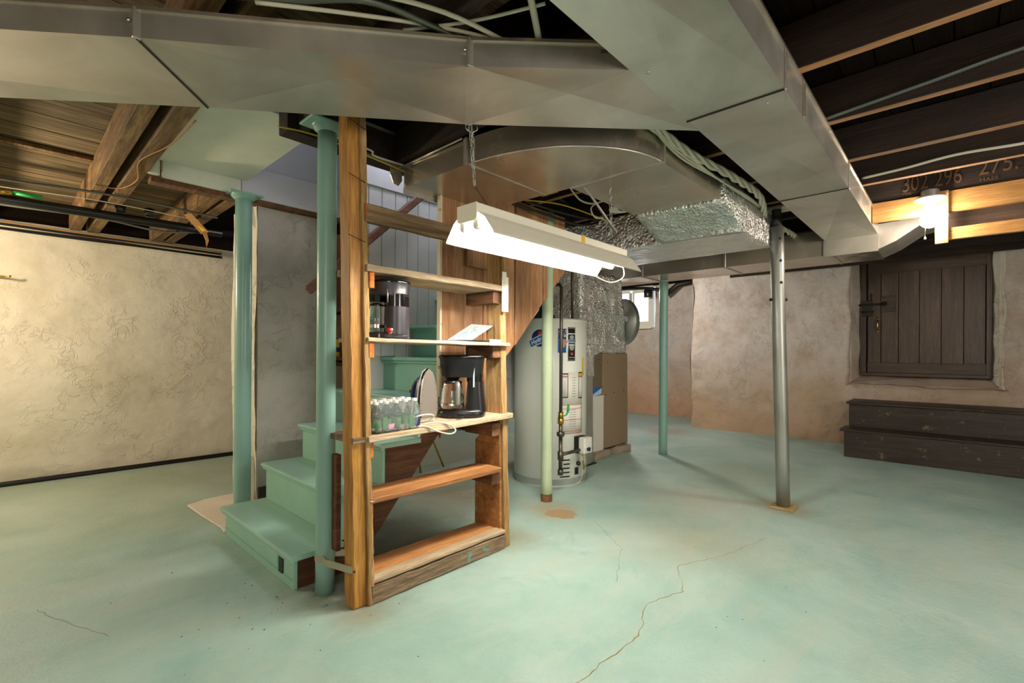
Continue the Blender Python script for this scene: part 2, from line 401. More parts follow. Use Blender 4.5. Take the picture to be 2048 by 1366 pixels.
# reveals of the door opening
def rev(name,a,b,mat):
    vs=[];fs=[];n=50
    for i in range(n+1):
        t=i/n
        for k in range(5):
            s_=k/4; p=Vector(a[0]).lerp(Vector(a[1]),t).lerp(Vector(b[0]).lerp(Vector(b[1]),t),s_)
            p+=Vector((0,noise.noise(p*4)*.025,noise.noise(p*5+Vector((3,3,3)))*.02)); vs.append(p)
    for i in range(n):
        for k in range(4): q=i*5+k; fs.append((q,q+1,q+6,q+5))
    struct(MB().add(vs,fs,True).build(name,mat))
rev('wall_door_reveal_left',((7.69,1.05,.80),(7.69,1.03,2.6)),((8.0,.94,.86),(8.0,.94,2.6)),'plaster_stain')
rev('wall_door_reveal_right',((7.69,-.40,.80),(7.69,-.40,2.6)),((8.0,-.30,.86),(8.0,-.30,2.6)),'plaster_white')
rev('wall_door_sill',((7.68,-.44,.80),(7.68,1.07,.83)),((8.02,-.34,.92),(8.02,1.0,.92)),'plaster_stain')
# walls behind and beside the camera
struct(MB().box(-3.75,8.95,-3.75,-3.6,-.1,2.7).build('wall_right','plaster_cream'))
struct(MB().box(-3.75,-3.6,-3.6,6.4,-.1,2.7).build('wall_back','plaster_cream'))
struct(MB().box(8.05,8.3,-3.6,3.2,-.1,2.7).build('wall_door_outer','ash_dark'))
# the grey plastered wall stub beside the stairs
def stub(u,v): return ((lerp(1.30,1.86,u),3.86,lerp(0,2.34,v)),(0,-1,0))
wallgrid('wall_stub','plaster_grey',stub,36,90,.022)
wallgrid('wall_stub_end','plaster_white',lambda u,v:((1.30,lerp(3.86,4.40,u),lerp(0,2.34,v)),(-1,0,0)),24,90,.02)
struct(MB().box(1.30,1.86,3.90,4.38,0,2.33).build('wall_stub_core','plaster_grey'))
struct(MB().box(1.31,1.87,3.835,3.87,0,.17).build('baseboard_stub','ash_dark',bevel=.004))
# ceiling: dark backing with a hole over the stairs, and the boards laid on the joists
HX0,HX1,HY0,HY1=1.20,3.6,2.62,3.885
ce=MB()
for a in((-3.6,8.95,-3.6,HY0),(-3.6,8.95,HY1,6.4),(-3.6,HX0,HY0,HY1),(HX1,8.95,HY0,HY1)): ce.box(a[0],a[1],a[2],a[3],2.575,2.65)
ce=struct(ce.build('ceiling','subfloor_shaded'))
y=-3.55
pl=None
while y<6.3:
    w=.132
    runs=[(-3.5,8.9)] if not(y+w>HY0 and y<HY1) else [(-3.5,HX0),(HX1,8.9)]
    for a,b in runs:
        for a2,b2,m2 in((a,min(b,1.32),'subfloor_x'),(max(a,1.32),b,'subfloor_shaded')):
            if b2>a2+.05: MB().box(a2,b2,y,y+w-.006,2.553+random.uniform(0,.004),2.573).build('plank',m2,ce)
    y+=w
# ---------------------------------------------------------------- joists
JT='joists_'
def joist(x,y0,y1,lbl,mat='joist_wood_y',w=.05,z0=2.35,z1=2.55,cat='joist',g='ceiling joists',n=12,jit=.002):
    o=MB().beam((x,y0,(z0+z1)/2),(x,y1,(z0+z1)/2),w,z1-z0,n=n,jit=jit).build('joist',mat,bevel=.003)
    if mat=='old_joist_y':                       # lamp light on the underside painted in as paler wood
        o.data.materials.append(M['joist_lit_underside'])
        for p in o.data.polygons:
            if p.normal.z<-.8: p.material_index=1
    return tag(o,lbl,cat)
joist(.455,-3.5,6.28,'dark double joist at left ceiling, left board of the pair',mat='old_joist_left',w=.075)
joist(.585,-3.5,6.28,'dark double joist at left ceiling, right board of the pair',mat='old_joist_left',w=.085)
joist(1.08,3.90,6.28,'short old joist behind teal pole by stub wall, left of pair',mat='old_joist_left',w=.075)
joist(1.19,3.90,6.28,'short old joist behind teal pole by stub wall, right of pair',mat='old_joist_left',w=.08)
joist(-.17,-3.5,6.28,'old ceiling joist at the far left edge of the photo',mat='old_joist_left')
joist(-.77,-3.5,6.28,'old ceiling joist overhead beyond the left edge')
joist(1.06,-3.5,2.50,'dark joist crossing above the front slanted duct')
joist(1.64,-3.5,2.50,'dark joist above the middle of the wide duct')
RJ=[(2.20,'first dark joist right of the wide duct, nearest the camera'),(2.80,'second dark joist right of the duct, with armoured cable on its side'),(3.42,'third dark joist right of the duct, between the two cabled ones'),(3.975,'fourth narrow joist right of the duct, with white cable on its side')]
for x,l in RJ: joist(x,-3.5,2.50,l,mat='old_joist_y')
# joist with stencilled numbers and new lumber below it
jn=joist(4.535,-3.5,2.50,'dark joist stencilled 302 296 275 above the light bulb',w=.045)
text('stencil_number','302 296',.16,'stencil',(4.508,.135,2.445),(0,-1,0),(0,0,1),jn,.0004,sx=.62)
text('stencil_number','275.',.16,'stencil',(4.508,-.20,2.47),(0,-1,0),(0,0,1),jn,.0004,sx=.70)
text('stencil_word','MASS',.032,'stencil',(4.508,-.155,2.387),(0,-1,0),(0,0,1),jn,.0004,sx=1.2)
text('stencil_word','R',.05,'stencil',(4.508,.21,2.51),(0,-1,0),(0,0,1),jn,.0004)
text('stencil_word','1926',.026,'stencil',(4.508,.27,2.382),(0,-1,0),(0,0,1),jn,.0004)
for x,l in((5.15,'ceiling joist behind the stencilled one'),(5.75,'ceiling joist over the middle of the cellar end'),(6.35,'ceiling joist in front of the black steps'),(6.95,'ceiling joist above the black steps'),(7.5,'ceiling joist nearest the plank door')):
    joist(x,-3.5,2.50,l,z0=2.36)
tag(MB().beam((4.52,-1.6,2.277),(4.52,.47,2.277),.04,.145,n=8,jit=.001).build('header_board','lumber_y',bevel=.002),'new yellow lumber board below the stencilled joist','board')
tag(MB().box(4.475,4.50,.042,.112,1.985,2.352).build('hanger_stud','lumber_z',bevel=.002),'short upright pale stud hanging beside the light bulb','stud')
tag(MB().box(4.50,4.535,-1.6,.045,2.01,2.092).build('ledger_board','lumber_y',bevel=.002),'long pale board nailed low to the hanging stud','board')
tag(MB().box(4.62,4.64,-1.6,.04,2.10,2.225).build('old_board','door_wood_h',bevel=.002),'grey brown board with whitened top between two pale boards','board')
tag(MB().box(4.60,4.65,-1.6,.04,2.226,2.238).build('white_strip','enamel'),'thin white strip lying on the grey brown board','strip')
# left ceiling batten, header beam by the stairs
tag(MB().box(-1.6,.62,4.40,4.45,2.525,2.552).build('batten','old_joist_left',bevel=.002),'thin batten nailed across the boards of the left ceiling','batten')
tag(MB().beam((.98,2.55,2.425),(4.4,2.55,2.425),.11,.18,n=14,jit=.002).build('header_beam','joist_wood_y',bevel=.003),'dark header beam along the stair opening above the teal pole','beam')
# green soffit, edge board, white continuation
so=tag(MB().box(.63,1.205,2.60,3.80,2.445,2.47).build('soffit_panel','soffit_mint',bevel=.003),'pale mint painted ceiling panel between old joist and stairwell','panel')
tag(MB().beam((.70,3.815,2.395),(1.17,3.815,2.395),.03,.12,n=4,jit=.002).build('edge_board','soffit_mint',bevel=.004),'mint painted edge board at the back of the ceiling panel','board')
tag(MB().lathe((0,0,0),[(.028,-.03),(.028,.03)],14).build('board_end','soffit_mint'),'rounded mint painted block end left of the edge board','block')
bpy.data.objects['board_end'].location=(.655,3.81,2.41); bpy.data.objects['board_end'].scale=(1.2,1,2.0)
wb=tag(MB().beam((1.17,3.80,2.445),(3.3,3.80,2.445),.03,.23,n=10,jit=.0015).build('fascia_board','white_panel',bevel=.004),'long white fascia board over the grey wall in the stairwell','board')
tag(MB().box(.64,1.95,3.80,3.90,2.30,2.335).build('sill_timber','cleat_y',bevel=.003),'thin dark timber on top of the grey plastered wall','timber')
# ---------------------------------------------------------------- stairwell shell
sw=struct(MB().box(1.15,3.6,3.82,3.87,2.55,3.7).build('wall_stairwell_back','white_panel'))
struct(MB().box(1.15,1.2,2.62,3.87,2.47,3.7).build('wall_stairwell_left','white_panel'))
struct(MB().box(1.15,3.6,2.57,2.62,2.47,3.7).build('wall_stairwell_front','white_panel'))
struct(MB().box(3.6,3.65,2.57,3.87,2.0,3.7).build('wall_stairwell_right','white_panel'))
struct(MB().box(1.1,3.7,2.5,3.95,3.7,3.75).build('ceiling_stairwell','white_panel'))
# white plank wall beside the stairs (far side)
pw=MB().box(1.76,3.5,3.225,3.245,.55,2.44).build('wall_plank_white','white_plank'); struct(pw)
x=1.745;i=0
while x<3.3:
    w=[.105,.112,.12,.108][i%4]
    MB().box(x+.002,x+w-.002,3.203,3.226,(1.17 if x<1.98 else .95),2.455+(.0 if i%2 else .004)).build('plank','white_plank',pw,bevel=.003)
    x+=w;i+=1
struct(MB().box(1.70,3.5,3.19,3.21,2.45,2.60).build('trim_1','white_panel',bevel=.003))
struct(MB().box(1.70,3.5,3.21,3.24,2.60,3.68).build('wall_stairwell_upper','white_panel'))
# ---------------------------------------------------------------- stairs
st=thing('staircase','teal painted wooden staircase rising behind the shelf unit','stairs',(1.0,2.43,0))
NZ=[.18,.428,.673,.918,1.163,1.408,1.653,1.898,2.143]
for i,z in enumerate(NZ):
    x=.965+.25*i; yl=3.52 if i<5 else 3.215
    zb=0 if i==0 else NZ[i-1]
    sec=[(x+.0,z-.0),(x-.0,z-.022)]
    pr=[(x+.012,z),(x+.003,z-.004),(x,z-.013),(x+.003,z-.023),(x+.012,z-.027),(x+.285,z-.027),(x+.285,z)]
    y0_=2.40 if i<4 else 2.432
    MB().prism(pr,1,y0_,yl).build('tread','teal_paint' if i<4 else 'teal_deep',st)
    MB().box(x+.03,x+.05,2.425 if i<4 else 2.463,yl-.02,zb,z-.027).build('riser','teal_riser' if i<4 else 'teal_deep',st,bevel=.002)
    MB().box(x+.012,x+.03,2.405 if i<4 else 2.463,yl-.005,z-.042,z-.027).build('moulding','teal_riser' if i<4 else 'teal_deep',st,bevel=.003)
def stringer(y0,y1,mat):
    top=[]
    for i,z in enumerate(NZ):
        x=.965+.25*i+.05; top+=[(x,(0 if i==0 else NZ[i-1]-.027)),(x,z-.027)]
    top.append((3.3,NZ[-1]-.027)); bot=[(3.3,1.98),(2.96,1.666),(2.575,1.26),(2.282,.97),(1.893,.66),(1.426,.11),(1.33,0)]
    return MB().prism(top+bot,1,y0,y1).build('stringer',mat,st)
stringer(2.428,2.46,'stringer_wood'); stringer(3.46,3.50,'teal_riser')
# slot and seam details on the first riser
MB().box(.990,.997,2.55,2.60,.045,.145).build('slot','mint_black',st); MB().box(.984,.997,2.603,2.612,.04,.15).build('slot_edge','teal_riser',st,bevel=.003)
MB().box(.99,.996,2.435,3.49,.045,.049).build('seam','teal_deep',st)
# brown plank wall on near side of upper stairs
bw=thing('plank_partition','brown vertical plank partition under the upper stairs','partition',(1.9,2.43,1.0))
def under(x): 
    P=[(1.85,.62),(1.893,.66),(2.282,.97),(2.575,1.25),(2.96,1.65),(3.4,2.07)]
    for (a,b),(c,d) in zip(P,P[1:]):
        if a<=x<=c: return b+(d-b)*(x-a)/(c-a)
    return 2.07
xs=[1.905,2.105,2.275,2.415,2.60,2.78,2.93,3.08,3.22]
for i,(a,b) in enumerate(zip(xs,xs[1:])):
    zt=2.34; pts=[(a+.0015,under(a)-.02),(b-.0015,under(b)-.02),(b-.0015,zt),(a+.0015,zt)]
    yo=[0,.004,.0,.006,-.004,.003,.0,.004][i]
    MB().prism(pts,1,2.405+yo,2.426+yo).build('plank','brown_plank',bw,bevel=.002)
MB().box(1.888,1.904,2.395,2.43,.70,2.34).build('edge_strip','cream_edge',bw,bevel=.002)
MB().box(2.1,2.36,2.375,2.403,1.78,1.90).build('cross_block','brown_plank',bw,bevel=.002)
MB().beam((2.0,2.385,2.0),(2.9,2.385,1.95),.03,.1).build('cross_rail','brown_plank',bw,bevel=.003)
# handrail with brass bracket
hr=thing('handrail','brown wooden handrail slanting up the white plank wall','handrail',(1.37,3.12,1.61))
MB().beam((1.36,3.12,1.60),(2.30,3.12,2.48),.04,.06,n=1).build('rail','rail_wood',hr,bevel=.012,seg=3)
for x,z in((1.80,1.93),):
    MB().tube(smooth_path([(x,3.12,z+.05),(x,3.13,z-.02),(x,3.19,z-.05),(x,3.20,z-.01)]),.006,8).build('bracket','brass',hr)
# tread clutter seen between post and pole: shelf nook with can and box
nk=thing('storage_rack','brown wooden rack seen in the gap behind the teal pole','rack',(1.96,3.95,0))
for z in(.0,.55,1.13,1.55,1.9): MB().box(1.88,2.3,3.90,4.25,z,z+.03).build('shelf','cleat_y',nk,bevel=.003)
MB().box(1.87,1.90,3.90,4.25,0,2.3).build('side_panel','brown_plank',nk); MB().box(2.28,2.3,3.90,4.25,0,2.3).build('side_panel','brown_plank',nk); MB().box(1.90,2.3,4.23,4.25,0,2.3).build('back_panel','brown_plank',nk)
cn=thing('spray_can','yellow can standing in the gap behind the teal pole','can',(1.975,3.96,1.16))
MB().lathe((1.975,3.96,1.16),[(.033,0),(.035,.004),(.035,.14),(.030,.15)],20).build('can_body','yellow',cn); MB().lathe((1.975,3.96,1.31),[(.030,0),(.03,.012),(.02,.016)],20).build('can_lid','amber',cn); MB().lathe((1.975,3.96,1.20),[(.0355,0),(.0355,.04)],20).build('can_label','navy',cn)
tag(MB().box(1.92,2.24,3.93,4.2,.72-.14,1.10-.02).build('cardboard_box','beige_furnace',bevel=.004),'brown cardboard box below the yellow can','box')
# ---------------------------------------------------------------- concrete pad
vs=[(.985,4.33),(1.02,3.49),(1.32,3.49),(1.32,4.42)]
pad=MB().prism([(.965,4.33),(.975,4.0),(1.0,3.62),(.99,3.515),(1.32,3.515),(1.32,4.42),(1.1,4.40)],2,0,.014).build('concrete_pad','concrete_pad',bevel=.006); tag(pad,'pale unpainted concrete pad at the foot of the stub wall','pad')
# ---------------------------------------------------------------- steel columns
def column(name,label,base,top,r,mat,flange=True,z1=2.33,dirt=None):
    t=thing(name,label,'column',base)
    b=Vector(base);q=Vector(top)
    pts=[b.lerp(q,i/14) for i in range(15)]
    MB().tube(pts,[r*(1+random.uniform(-.006,.006)) for _ in pts],28).build('shaft',mat,t)
    if flange:
        MB().box(q.x-.11,q.x+.11,q.y-.075,q.y+.075,q.z,q.z+.014).build('top_plate',mat,t,bevel=.004)
        MB().lathe((q.x,q.y,q.z-.03),[(r*1.02,0),(r*1.5,.018),(r*1.6,.03)],24).build('flange',mat,t)
    return t
column('steel_column','thick teal pole beside the stair foot, strapped to the shelf post',(1.098,2.30,0),(1.098,2.30,2.322),.046,'pole_teal')
column('steel_column','teal pole standing before the end of the stub wall',(1.176,3.764,.014),(1.176,3.764,2.322),.055,'pole_teal')
c3=column('steel_column','pale mint pole in front of the water heater',(3.017,2.43,0),(3.017,2.43,2.34),.045,'pole_mint',False)
MB().lathe((3.017,2.43,0),[(.048,0),(.047,.03),(.046,.06)],24).build('rusty_foot','cleat_y',c3)
column('steel_column','slim teal pole standing free before the stained wall',(5.379,2.554,0),(5.379,2.554,2.06),.05,'pole_teal',False)
gp=thing('adjustable_post','grey adjustable steel post with holes on an ochre plate','column',(4.187,.987,0))
pb=Vector((4.187,.987,.012)); pt=Vector((4.142,1.035,2.20))
MB().tube([pb.lerp(pt,i/8) for i in range(9)],.049,28).build('outer_tube','steel_grey',gp)
MB().tube([pt-Vector((0,0,.02)),pt+Vector((0,0,.14))],.034,20).build('inner_tube','black_pipe',gp)
MB().box(4.09,4.28,.90,1.07,0,.012).build('base_plate','plate_ochre',gp,bevel=.003)
MB().box(4.06,4.24,.95,1.13,2.335,2.348).build('top_plate','galvanised',gp)
hd=Vector((-.73,-.68,0)).normalized()
for k,z in enumerate((2.10,1.93,1.76)):
    c=pb.lerp(pt,z/2.2)+hd*.0475
    c.z=z; MB().tube([c-hd*.004,c+hd*.0035],.011,12).build('hole','dark_rubber',gp)
c=pb.lerp(pt,.74); sd=Vector((.68,-.73,0)); MB().tube([c-sd*.07,c+sd*.07],.007,10).build('pin','iron_dark',gp)
for s_ in(-1,1): MB().tube([c+sd*s_*.056,c+sd*s_*.066],.013,6).build('nut','iron_dark',gp)
# ---------------------------------------------------------------- ducts
def panbottom(mb,quad,z,rise=.010):
    c=sum((Vector((p[0],p[1],z)) for p in quad),Vector())/4; c.z=z+rise
    mb.add([Vector((p[0],p[1],z)) for p in quad]+[c],[(0,1,4),(1,2,4),(2,3,4),(3,0,4)])
def duct(parent,quad,z0,z1,mat='galvanised',rise=.010,name='duct_section'):
    mb=MB(); panbottom(mb,quad,z0,rise)
    n=4; lo=[(p[0],p[1],z0) for p in quad]; hi=[(p[0],p[1],z1 if not isinstance(z1,list) else z1[i]) for i,p in enumerate(quad)]
    mb.add(lo+hi,[(i,(i+1)%n,n+(i+1)%n,n+i) for i in range(n)]); mb.add(hi,[(0,1,2,3)])
    return mb.build(name,mat,parent)
def seam(parent,a,b,z,w=.022,h=.010,mat='galvanised'):
    return MB().beam((a[0],a[1],z-.001),(b[0],b[1],z-.001),w,h).build('drive_cleat',mat,parent,bevel=.002)
def sideseam(parent,x,y,z0,z1,mat='galvanised'):
    return MB().box(x-.010,x+.010,y-.006,y+.006,z0-.004,z1+.004).build('side_cleat',mat,parent,bevel=.002)
d2=thing('trunk_duct','wide galvanised trunk duct running away to the right','duct',(2.0,.66,2.2))
segs=[(-1.9,.5),(.5,2.00),(2.00,3.45),(3.45,4.93)]
for a,b in segs: 
    duct(d2,[(a,.475),(b,.475),(b,.845),(a,.845)],2.2,2.345,rise=.028)
for a,_ in segs[1:]:
    if a>1: MB().box(a-.004,a+.004,.470,.850,2.196,2.2).build('seam','iron_dark',d2); MB().box(a-.010,a+.010,.467,.475,2.195,2.35).build('side_cleat','galvanised',d2,bevel=.002)
MB().box(2.28,2.30,.467,.475,2.195,2.35).build('side_cleat','galvanised_brown',d2,bevel=.002)
MB().box(-1.9,4.93,.466,.475,2.338,2.35).build('top_lip','galvanised_brown',d2)
for x_,y_ in((2.06,.55),(1.55,.80),(3.5,.7),(4.6,.6)): MB().tube([(x_,y_,2.199),(x_,y_,2.193)],.006,8).build('screw','chrome',d2)
# slanting front duct
d1=thing('slanted_duct','slanting galvanised duct across the top left of the photo','duct',(.6,2.0,2.2))
near=[(-1.9,3.85),(-.007,2.165),(.283,1.915),(1.104,1.242),(1.503,.843)]
far=[(-1.6,4.19),(.0,2.745),(.565,2.245),(1.384,1.563),(2.119,.846)]
zt=2.292
pairs=[(0,2),(2,3),(3,4)]
near[2]=(.283,1.915)
for a,b in pairs:
    duct(d1,[near[a],near[b],far[b],far[a]],2.2,zt,rise=.03)
for k in(2,3):
    n_,f_=Vector(near[k]+(0,)),Vector(far[k]+(0,))
    MB().beam((n_.x,n_.y,2.1985),(f_.x,f_.y,2.1985),.006 if k==2 else .03,.006,n=1).build('drive_cleat','galvanised' if k==3 else 'iron_dark',d1)
    dd=(f_-n_).normalized(); MB().box(n_.x-.012,n_.x+.012,n_.y-.008,n_.y+.004,2.196,zt+.004).build('side_cleat','galvanised',d1,bevel=.002)
    MB().sphere((n_.x-.02,n_.y+.005,2.25),.006,8).build('screw','chrome',d1)
for a,b in pairs:
    n_,f_=near[a],near[b]; MB().beam((n_[0],n_[1]-.003,zt),(f_[0],f_[1]-.003,zt),.012,.012).build('top_lip','galvanised_brown',d1)
text('pencil_mark','200',.018,'black_matte',(1.435,.908,2.262),(.70,-.70,0),(0,0,1),d1,.0003)
# elbow duct
de=thing('elbow_duct','curved galvanised elbow duct above the hanging lamp','duct',(2.0,1.6,2.2))
EZ=2.332
cx_,cy_=2.335,1.895; R_=.69
arc=[(cx_-R_*math.cos(t)*(0.96),cy_-(.775)*math.sin(t)) for t in [math.pi/2*i/16 for i in range(17)]]
# section one: from stairs end towards the elbow
def gsec(poly,name='duct_section',mat='galvanised_brown',z0=2.2,z1=EZ):
    return MB().prism(poly,2,z0,z1).build(name,mat,de)
gsec([(1.655,2.46),(1.668,1.90),(2.325,1.89),(2.315,2.46)])
gsec([(2.33,1.90)]+[(1.668,1.90)]+arc[1:]+[(2.338,1.715)][:0]+[(2.335,1.705)],'elbow_section')
gsec([(2.338,1.122),(3.14,1.106),(3.107,1.701),(2.33,1.705)])
MB().tube([(p[0],p[1],2.198) for p in [(1.668,1.90)]+arc[1:]],.005,6).build('bottom_rim','galvanised',de)
MB().beam((1.66,1.895,2.199),(2.33,1.895,2.199),.012,.006).build('drive_cleat','galvanised',de)
MB().beam((2.336,1.11,2.199),(2.336,1.71,2.199),.012,.006).build('drive_cleat','galvanised',de)
MB().box(1.655,1.668,1.885,1.91,2.195,EZ+.004).build('side_cleat','galvanised',de); MB().box(2.328,2.35,1.108,1.122,2.195,EZ+.004).build('side_cleat','galvanised',de)
MB().tube([(1.645,1.91,EZ),(1.65,2.46,EZ)],.006,6).build('top_rim','galvanised',de)
# end flap curled at the stair opening
fp=[(1.60,2.475,z) for z in()]
MB().prism([(1.645,2.335),(1.645,2.24),(1.62,2.205),(1.585,2.215),(1.565,2.26),(1.565,2.345)],1,2.462,2.468).build('end_flap','galvanised_brown',de)
MB().box(1.655,2.42,2.458,2.466,2.17,2.2).build('end_lip','galvanised',de)
# foil wrapped duct
fd=thing('foil_wrapped_duct','silver bubble foil wrapped duct right of the elbow','duct',(3.6,1.6,2.1))
def sub(mb,cuts,amp,seed):
    """subdivide and crumple a foil skin"""
    bm=bmesh.new(); me=bpy.data.meshes.new('t'); me.from_pydata([tuple(v) for v in mb.v],[],mb.f); bm.from_mesh(me)
    bmesh.ops.remove_doubles(bm,verts=bm.verts,dist=1e-4); bmesh.ops.recalc_face_normals(bm,faces=bm.faces)
    bmesh.ops.subdivide_edges(bm,edges=bm.edges,cuts=cuts,use_grid_fill=True); bm.normal_update()
    for v in bm.verts:
        p=v.co*6+Vector((seed,0,0)); v.co+=v.normal*(noise.noise(p)*amp+noise.noise(p*3)*amp*.5)
    bm.to_mesh(me); bm.free()
    o=MB(); o.v=[tuple(v.co) for v in me.vertices]; o.f=[list(p.vertices) for p in me.polygons]; o.sm=[True]*len(o.f); return o
A=[(3.11,1.70,2.19),(3.15,1.09,2.19),(3.53,1.075,2.05),(3.46,1.67,2.05)]
sub(MB().hexa([A[0],A[1],A[2],A[3]]+[(p[0],p[1],2.34) for p in A]),14,.007,3).build('foil_slope','foil_fine',fd)
B=[(3.46,1.67),(3.53,1.075),(4.17,1.075),(4.17,2.1),(4.45,2.8),(4.45,3.12),(3.5,3.12),(3.46,2.4)]
sub(MB().hexa([(3.46,1.075,2.055),(4.17,1.075,2.055),(4.17,3.1,2.055),(3.46,3.1,2.055),(3.46,1.075,2.34),(4.17,1.075,2.34),(4.17,3.1,2.34),(3.46,3.1,2.34)]),16,.004,8).build('foil_box','foil_mat',fd)
sub(MB().hexa([(4.07,2.84,.95),(4.39,2.88,.95),(4.39,3.25,.95),(4.07,3.25,.95),(4.07,2.84,2.1),(4.39,2.88,2.1),(4.39,3.25,2.1),(4.07,3.25,2.1)]),22,.014,5).build('foil_drop','foil_mat',fd)
MB().hexa([(4.07,2.845,0.01),(4.39,2.885,0.01),(4.39,3.25,0.01),(4.07,3.25,0.01),(4.08,2.85,.98),(4.38,2.89,.98),(4.38,3.25,.98),(4.08,3.25,.98)]).build('metal_drop','galvanised',fd,bevel=.003)
MB().box(4.04,4.42,2.86,3.3,0,.012).build('floor_seal','dark_rubber',fd)
MB().box(4.06,4.40,2.83,2.842,1.30,1.36).build('foil_tape','foil_fine',fd)
# transverse duct along the far side
td=thing('cross_duct','long galvanised duct crossing behind the poles towards the bulb','duct',(5.2,1.8,2.07))
ys=[.48,.80,1.70,2.60,3.5]
for a,b in zip(ys,ys[1:]): duct(td,[(4.93,a),(5.46,a),(5.46,b),(4.93,b)],2.072,2.30,'galvanised_brown',.012)
for y_ in ys[1:4]: MB().box(4.922,4.932,y_-.012,y_+.012,2.066,2.30).build('side_cleat','galvanised',td,bevel=.002); MB().box(4.93,5.46,y_-.012,y_+.012,2.066,2.073).build('drive_cleat','galvanised',td,bevel=.002)
MB().box(4.918,4.93,.47,.86,2.06,2.205).build('end_collar','galvanised',td,bevel=.003)
pr=[(.48,2.072),(.36,2.125),(.20,2.235),(.04,2.262),(.04,2.335),(.24,2.335),(.34,2.29),(.48,2.285)]
MB().prism(pr,0,4.93,5.40).build('rising_boot','galvanised',td,bevel=.003)
# ---------------------------------------------------------------- furnace
fu=thing('furnace','brown sheet metal furnace standing on wooden blocks','furnace',(4.75,2.98,.09))
MB().hexa([(4.73,2.984,.095),(5.31,2.984,.095),(5.31,3.7,.095),(4.73,3.7,.095),(4.735,2.984,1.20),(5.29,2.984,1.20),(5.29,3.7,1.20),(4.735,3.7,1.20)]).build('cabinet','beige_furnace',fu,bevel=.004)
MB().box(4.50,4.735,2.998,3.6,.78,1.20).build('side_cabinet','beige_dark',fu,bevel=.003)
MB().box(4.52,4.74,2.975,3.5,.085,.72).build('filter_door','furnace_white',fu,bevel=.004)
MB().box(4.52,4.72,2.99,3.4,.72,.81).build('filter_frame','blue',fu,bevel=.003); MB().hexa([(4.52,2.98,.715),(4.70,2.98,.735),(4.70,3.2,.735),(4.52,3.2,.715),(4.52,2.98,.735),(4.70,2.98,.80),(4.70,3.2,.80),(4.52,3.2,.735)]).build('filter_slot','light_blue',fu)
MB().box(4.53,5.30,3.0,3.6,.075,.094).build('base_rail','dark_rubber',fu)
for x_,z_ in((4.64,1.13),(4.79,.72),(4.97,.735),(5.2,.75),(4.83,1.1)): MB().tube([(x_,2.986,z_),(x_,2.978,z_)],.006,8).build('screw','dark_rubber',fu)
# foil plenum on top
sub(MB().hexa([(4.45,2.99,1.2),(5.28,2.99,1.2),(5.28,3.6,1.2),(4.45,3.6,1.2),(4.45,2.99,2.12),(5.1,2.97,2.12),(5.1,3.6,2.12),(4.45,3.6,2.12)]),26,.022,12).build('foil_plenum','foil_mat',fu)
MB().box(4.44,5.29,2.975,3.0,1.60,1.66).build('foil_tape','foil_fine',fu)
MB().tube([(5.33,3.15,1.60),(5.42,3.12,1.60)],.30,28).build('round_collar','steel_grey',fu)
blk=[('wooden_block','teal stained wooden block under the left of the furnace',4.50,4.82,2.93),('wooden_block','wooden block under the right of the furnace',4.98,5.30,2.93)]
for n_,l_,a,b,y_ in blk: tag(MB().prism([(a,0),(b,0),(b+.0,.084),(a+.06,.084)],1,y_,y_+.6).build(n_,'box_wood',bevel=.006),l_,'block')
# ---------------------------------------------------------------- water heater
WH=(3.60,2.86); HR=.345
wh=thing('water_heater','tall cream cylindrical water heater behind the mint pole','water heater',(WH[0],WH[1],0))
MB().lathe((WH[0],WH[1],.0),[(HR-.01,.0),(HR-.01,.03),(HR,.035),(HR,1.49),(HR-.012,1.50)],64).build('tank','heater_white',wh)
MB().lathe((WH[0],WH[1],.02),[(HR+.004,0),(HR+.004,.05)],64).build('base_ring','heater_grey',wh)
MB().lathe((WH[0],WH[1],1.485),[(HR+.004,0),(HR+.004,.02),(HR-.02,.03),(.02,.035)],64).build('top_cap','heater_white',wh)
def cyl(ang,z,off=.002):
    a=math.radians(ang); r=HR+off; return Vector((WH[0]+r*math.cos(a),WH[1]+r*math.sin(a),z))
def decal(name,a0,a1,z0,z1,mat,off=.0015,n=8,parent=None):
    mb=MB(); vs=[];fs=[]
    for i in range(n+1):
        a=lerp(a0,a1,i/n)
        vs+=[cyl(a,z0,off),cyl(a,z1,off),cyl(a,z0,off-.0015),cyl(a,z1,off-.0015)]
    for i in range(n): k=4*i; fs+=[(k,k+4,k+5,k+1),(k+2,k+3,k+7,k+6),(k+1,k+5,k+7,k+3),(k,k+2,k+6,k+4)]
    fs+=[(0,1,3,2),(4*n,4*n+2,4*n+3,4*n+1)]
    return mb.add(vs,fs,True).build(name,mat,parent or wh)
def ctext(body,ang,z,size,mat,sx=1.0,off=.0035,tilt=0,bold=0,name='lettering'):
    a=math.radians(ang); xd=Vector((-math.sin(a),math.cos(a),0)); yd=Vector((0,0,1))
    if tilt: 
        t_=math.radians(tilt); xd,yd=xd*math.cos(t_)+yd*math.sin(t_),yd*math.cos(t_)-xd*math.sin(t_)
    o=text(name,body,size,mat,(0,0,0),(1,0,0),(0,1,0),wh,.0005,bold=bold)
    org=ORG[wh.name]
    for v in o.data.vertices:
        p=v.co+org; q=xd*p.x*sx+yd*p.y; u=q.dot(Vector((-math.sin(a),math.cos(a),0)))
        b=a+u/HR; r=HR+off+p.z; v.co=Vector((WH[0]+r*math.cos(b),WH[1]+r*math.sin(b),z+q.z))-org
    return o
def roundel(ang,z,r,mat,off,ry=None,n=28,name='badge'):
    vs=[cyl(ang,z,off)]; 
    for k in range(n):
        t_=2*math.pi*k/n; vs.append(cyl(ang+math.degrees(r*math.cos(t_)/HR),z+(ry or r)*math.sin(t_),off))
    return MB().add(vs,[(0,1+k,1+(k+1)%n) for k in range(n)]).build(name,mat,wh)
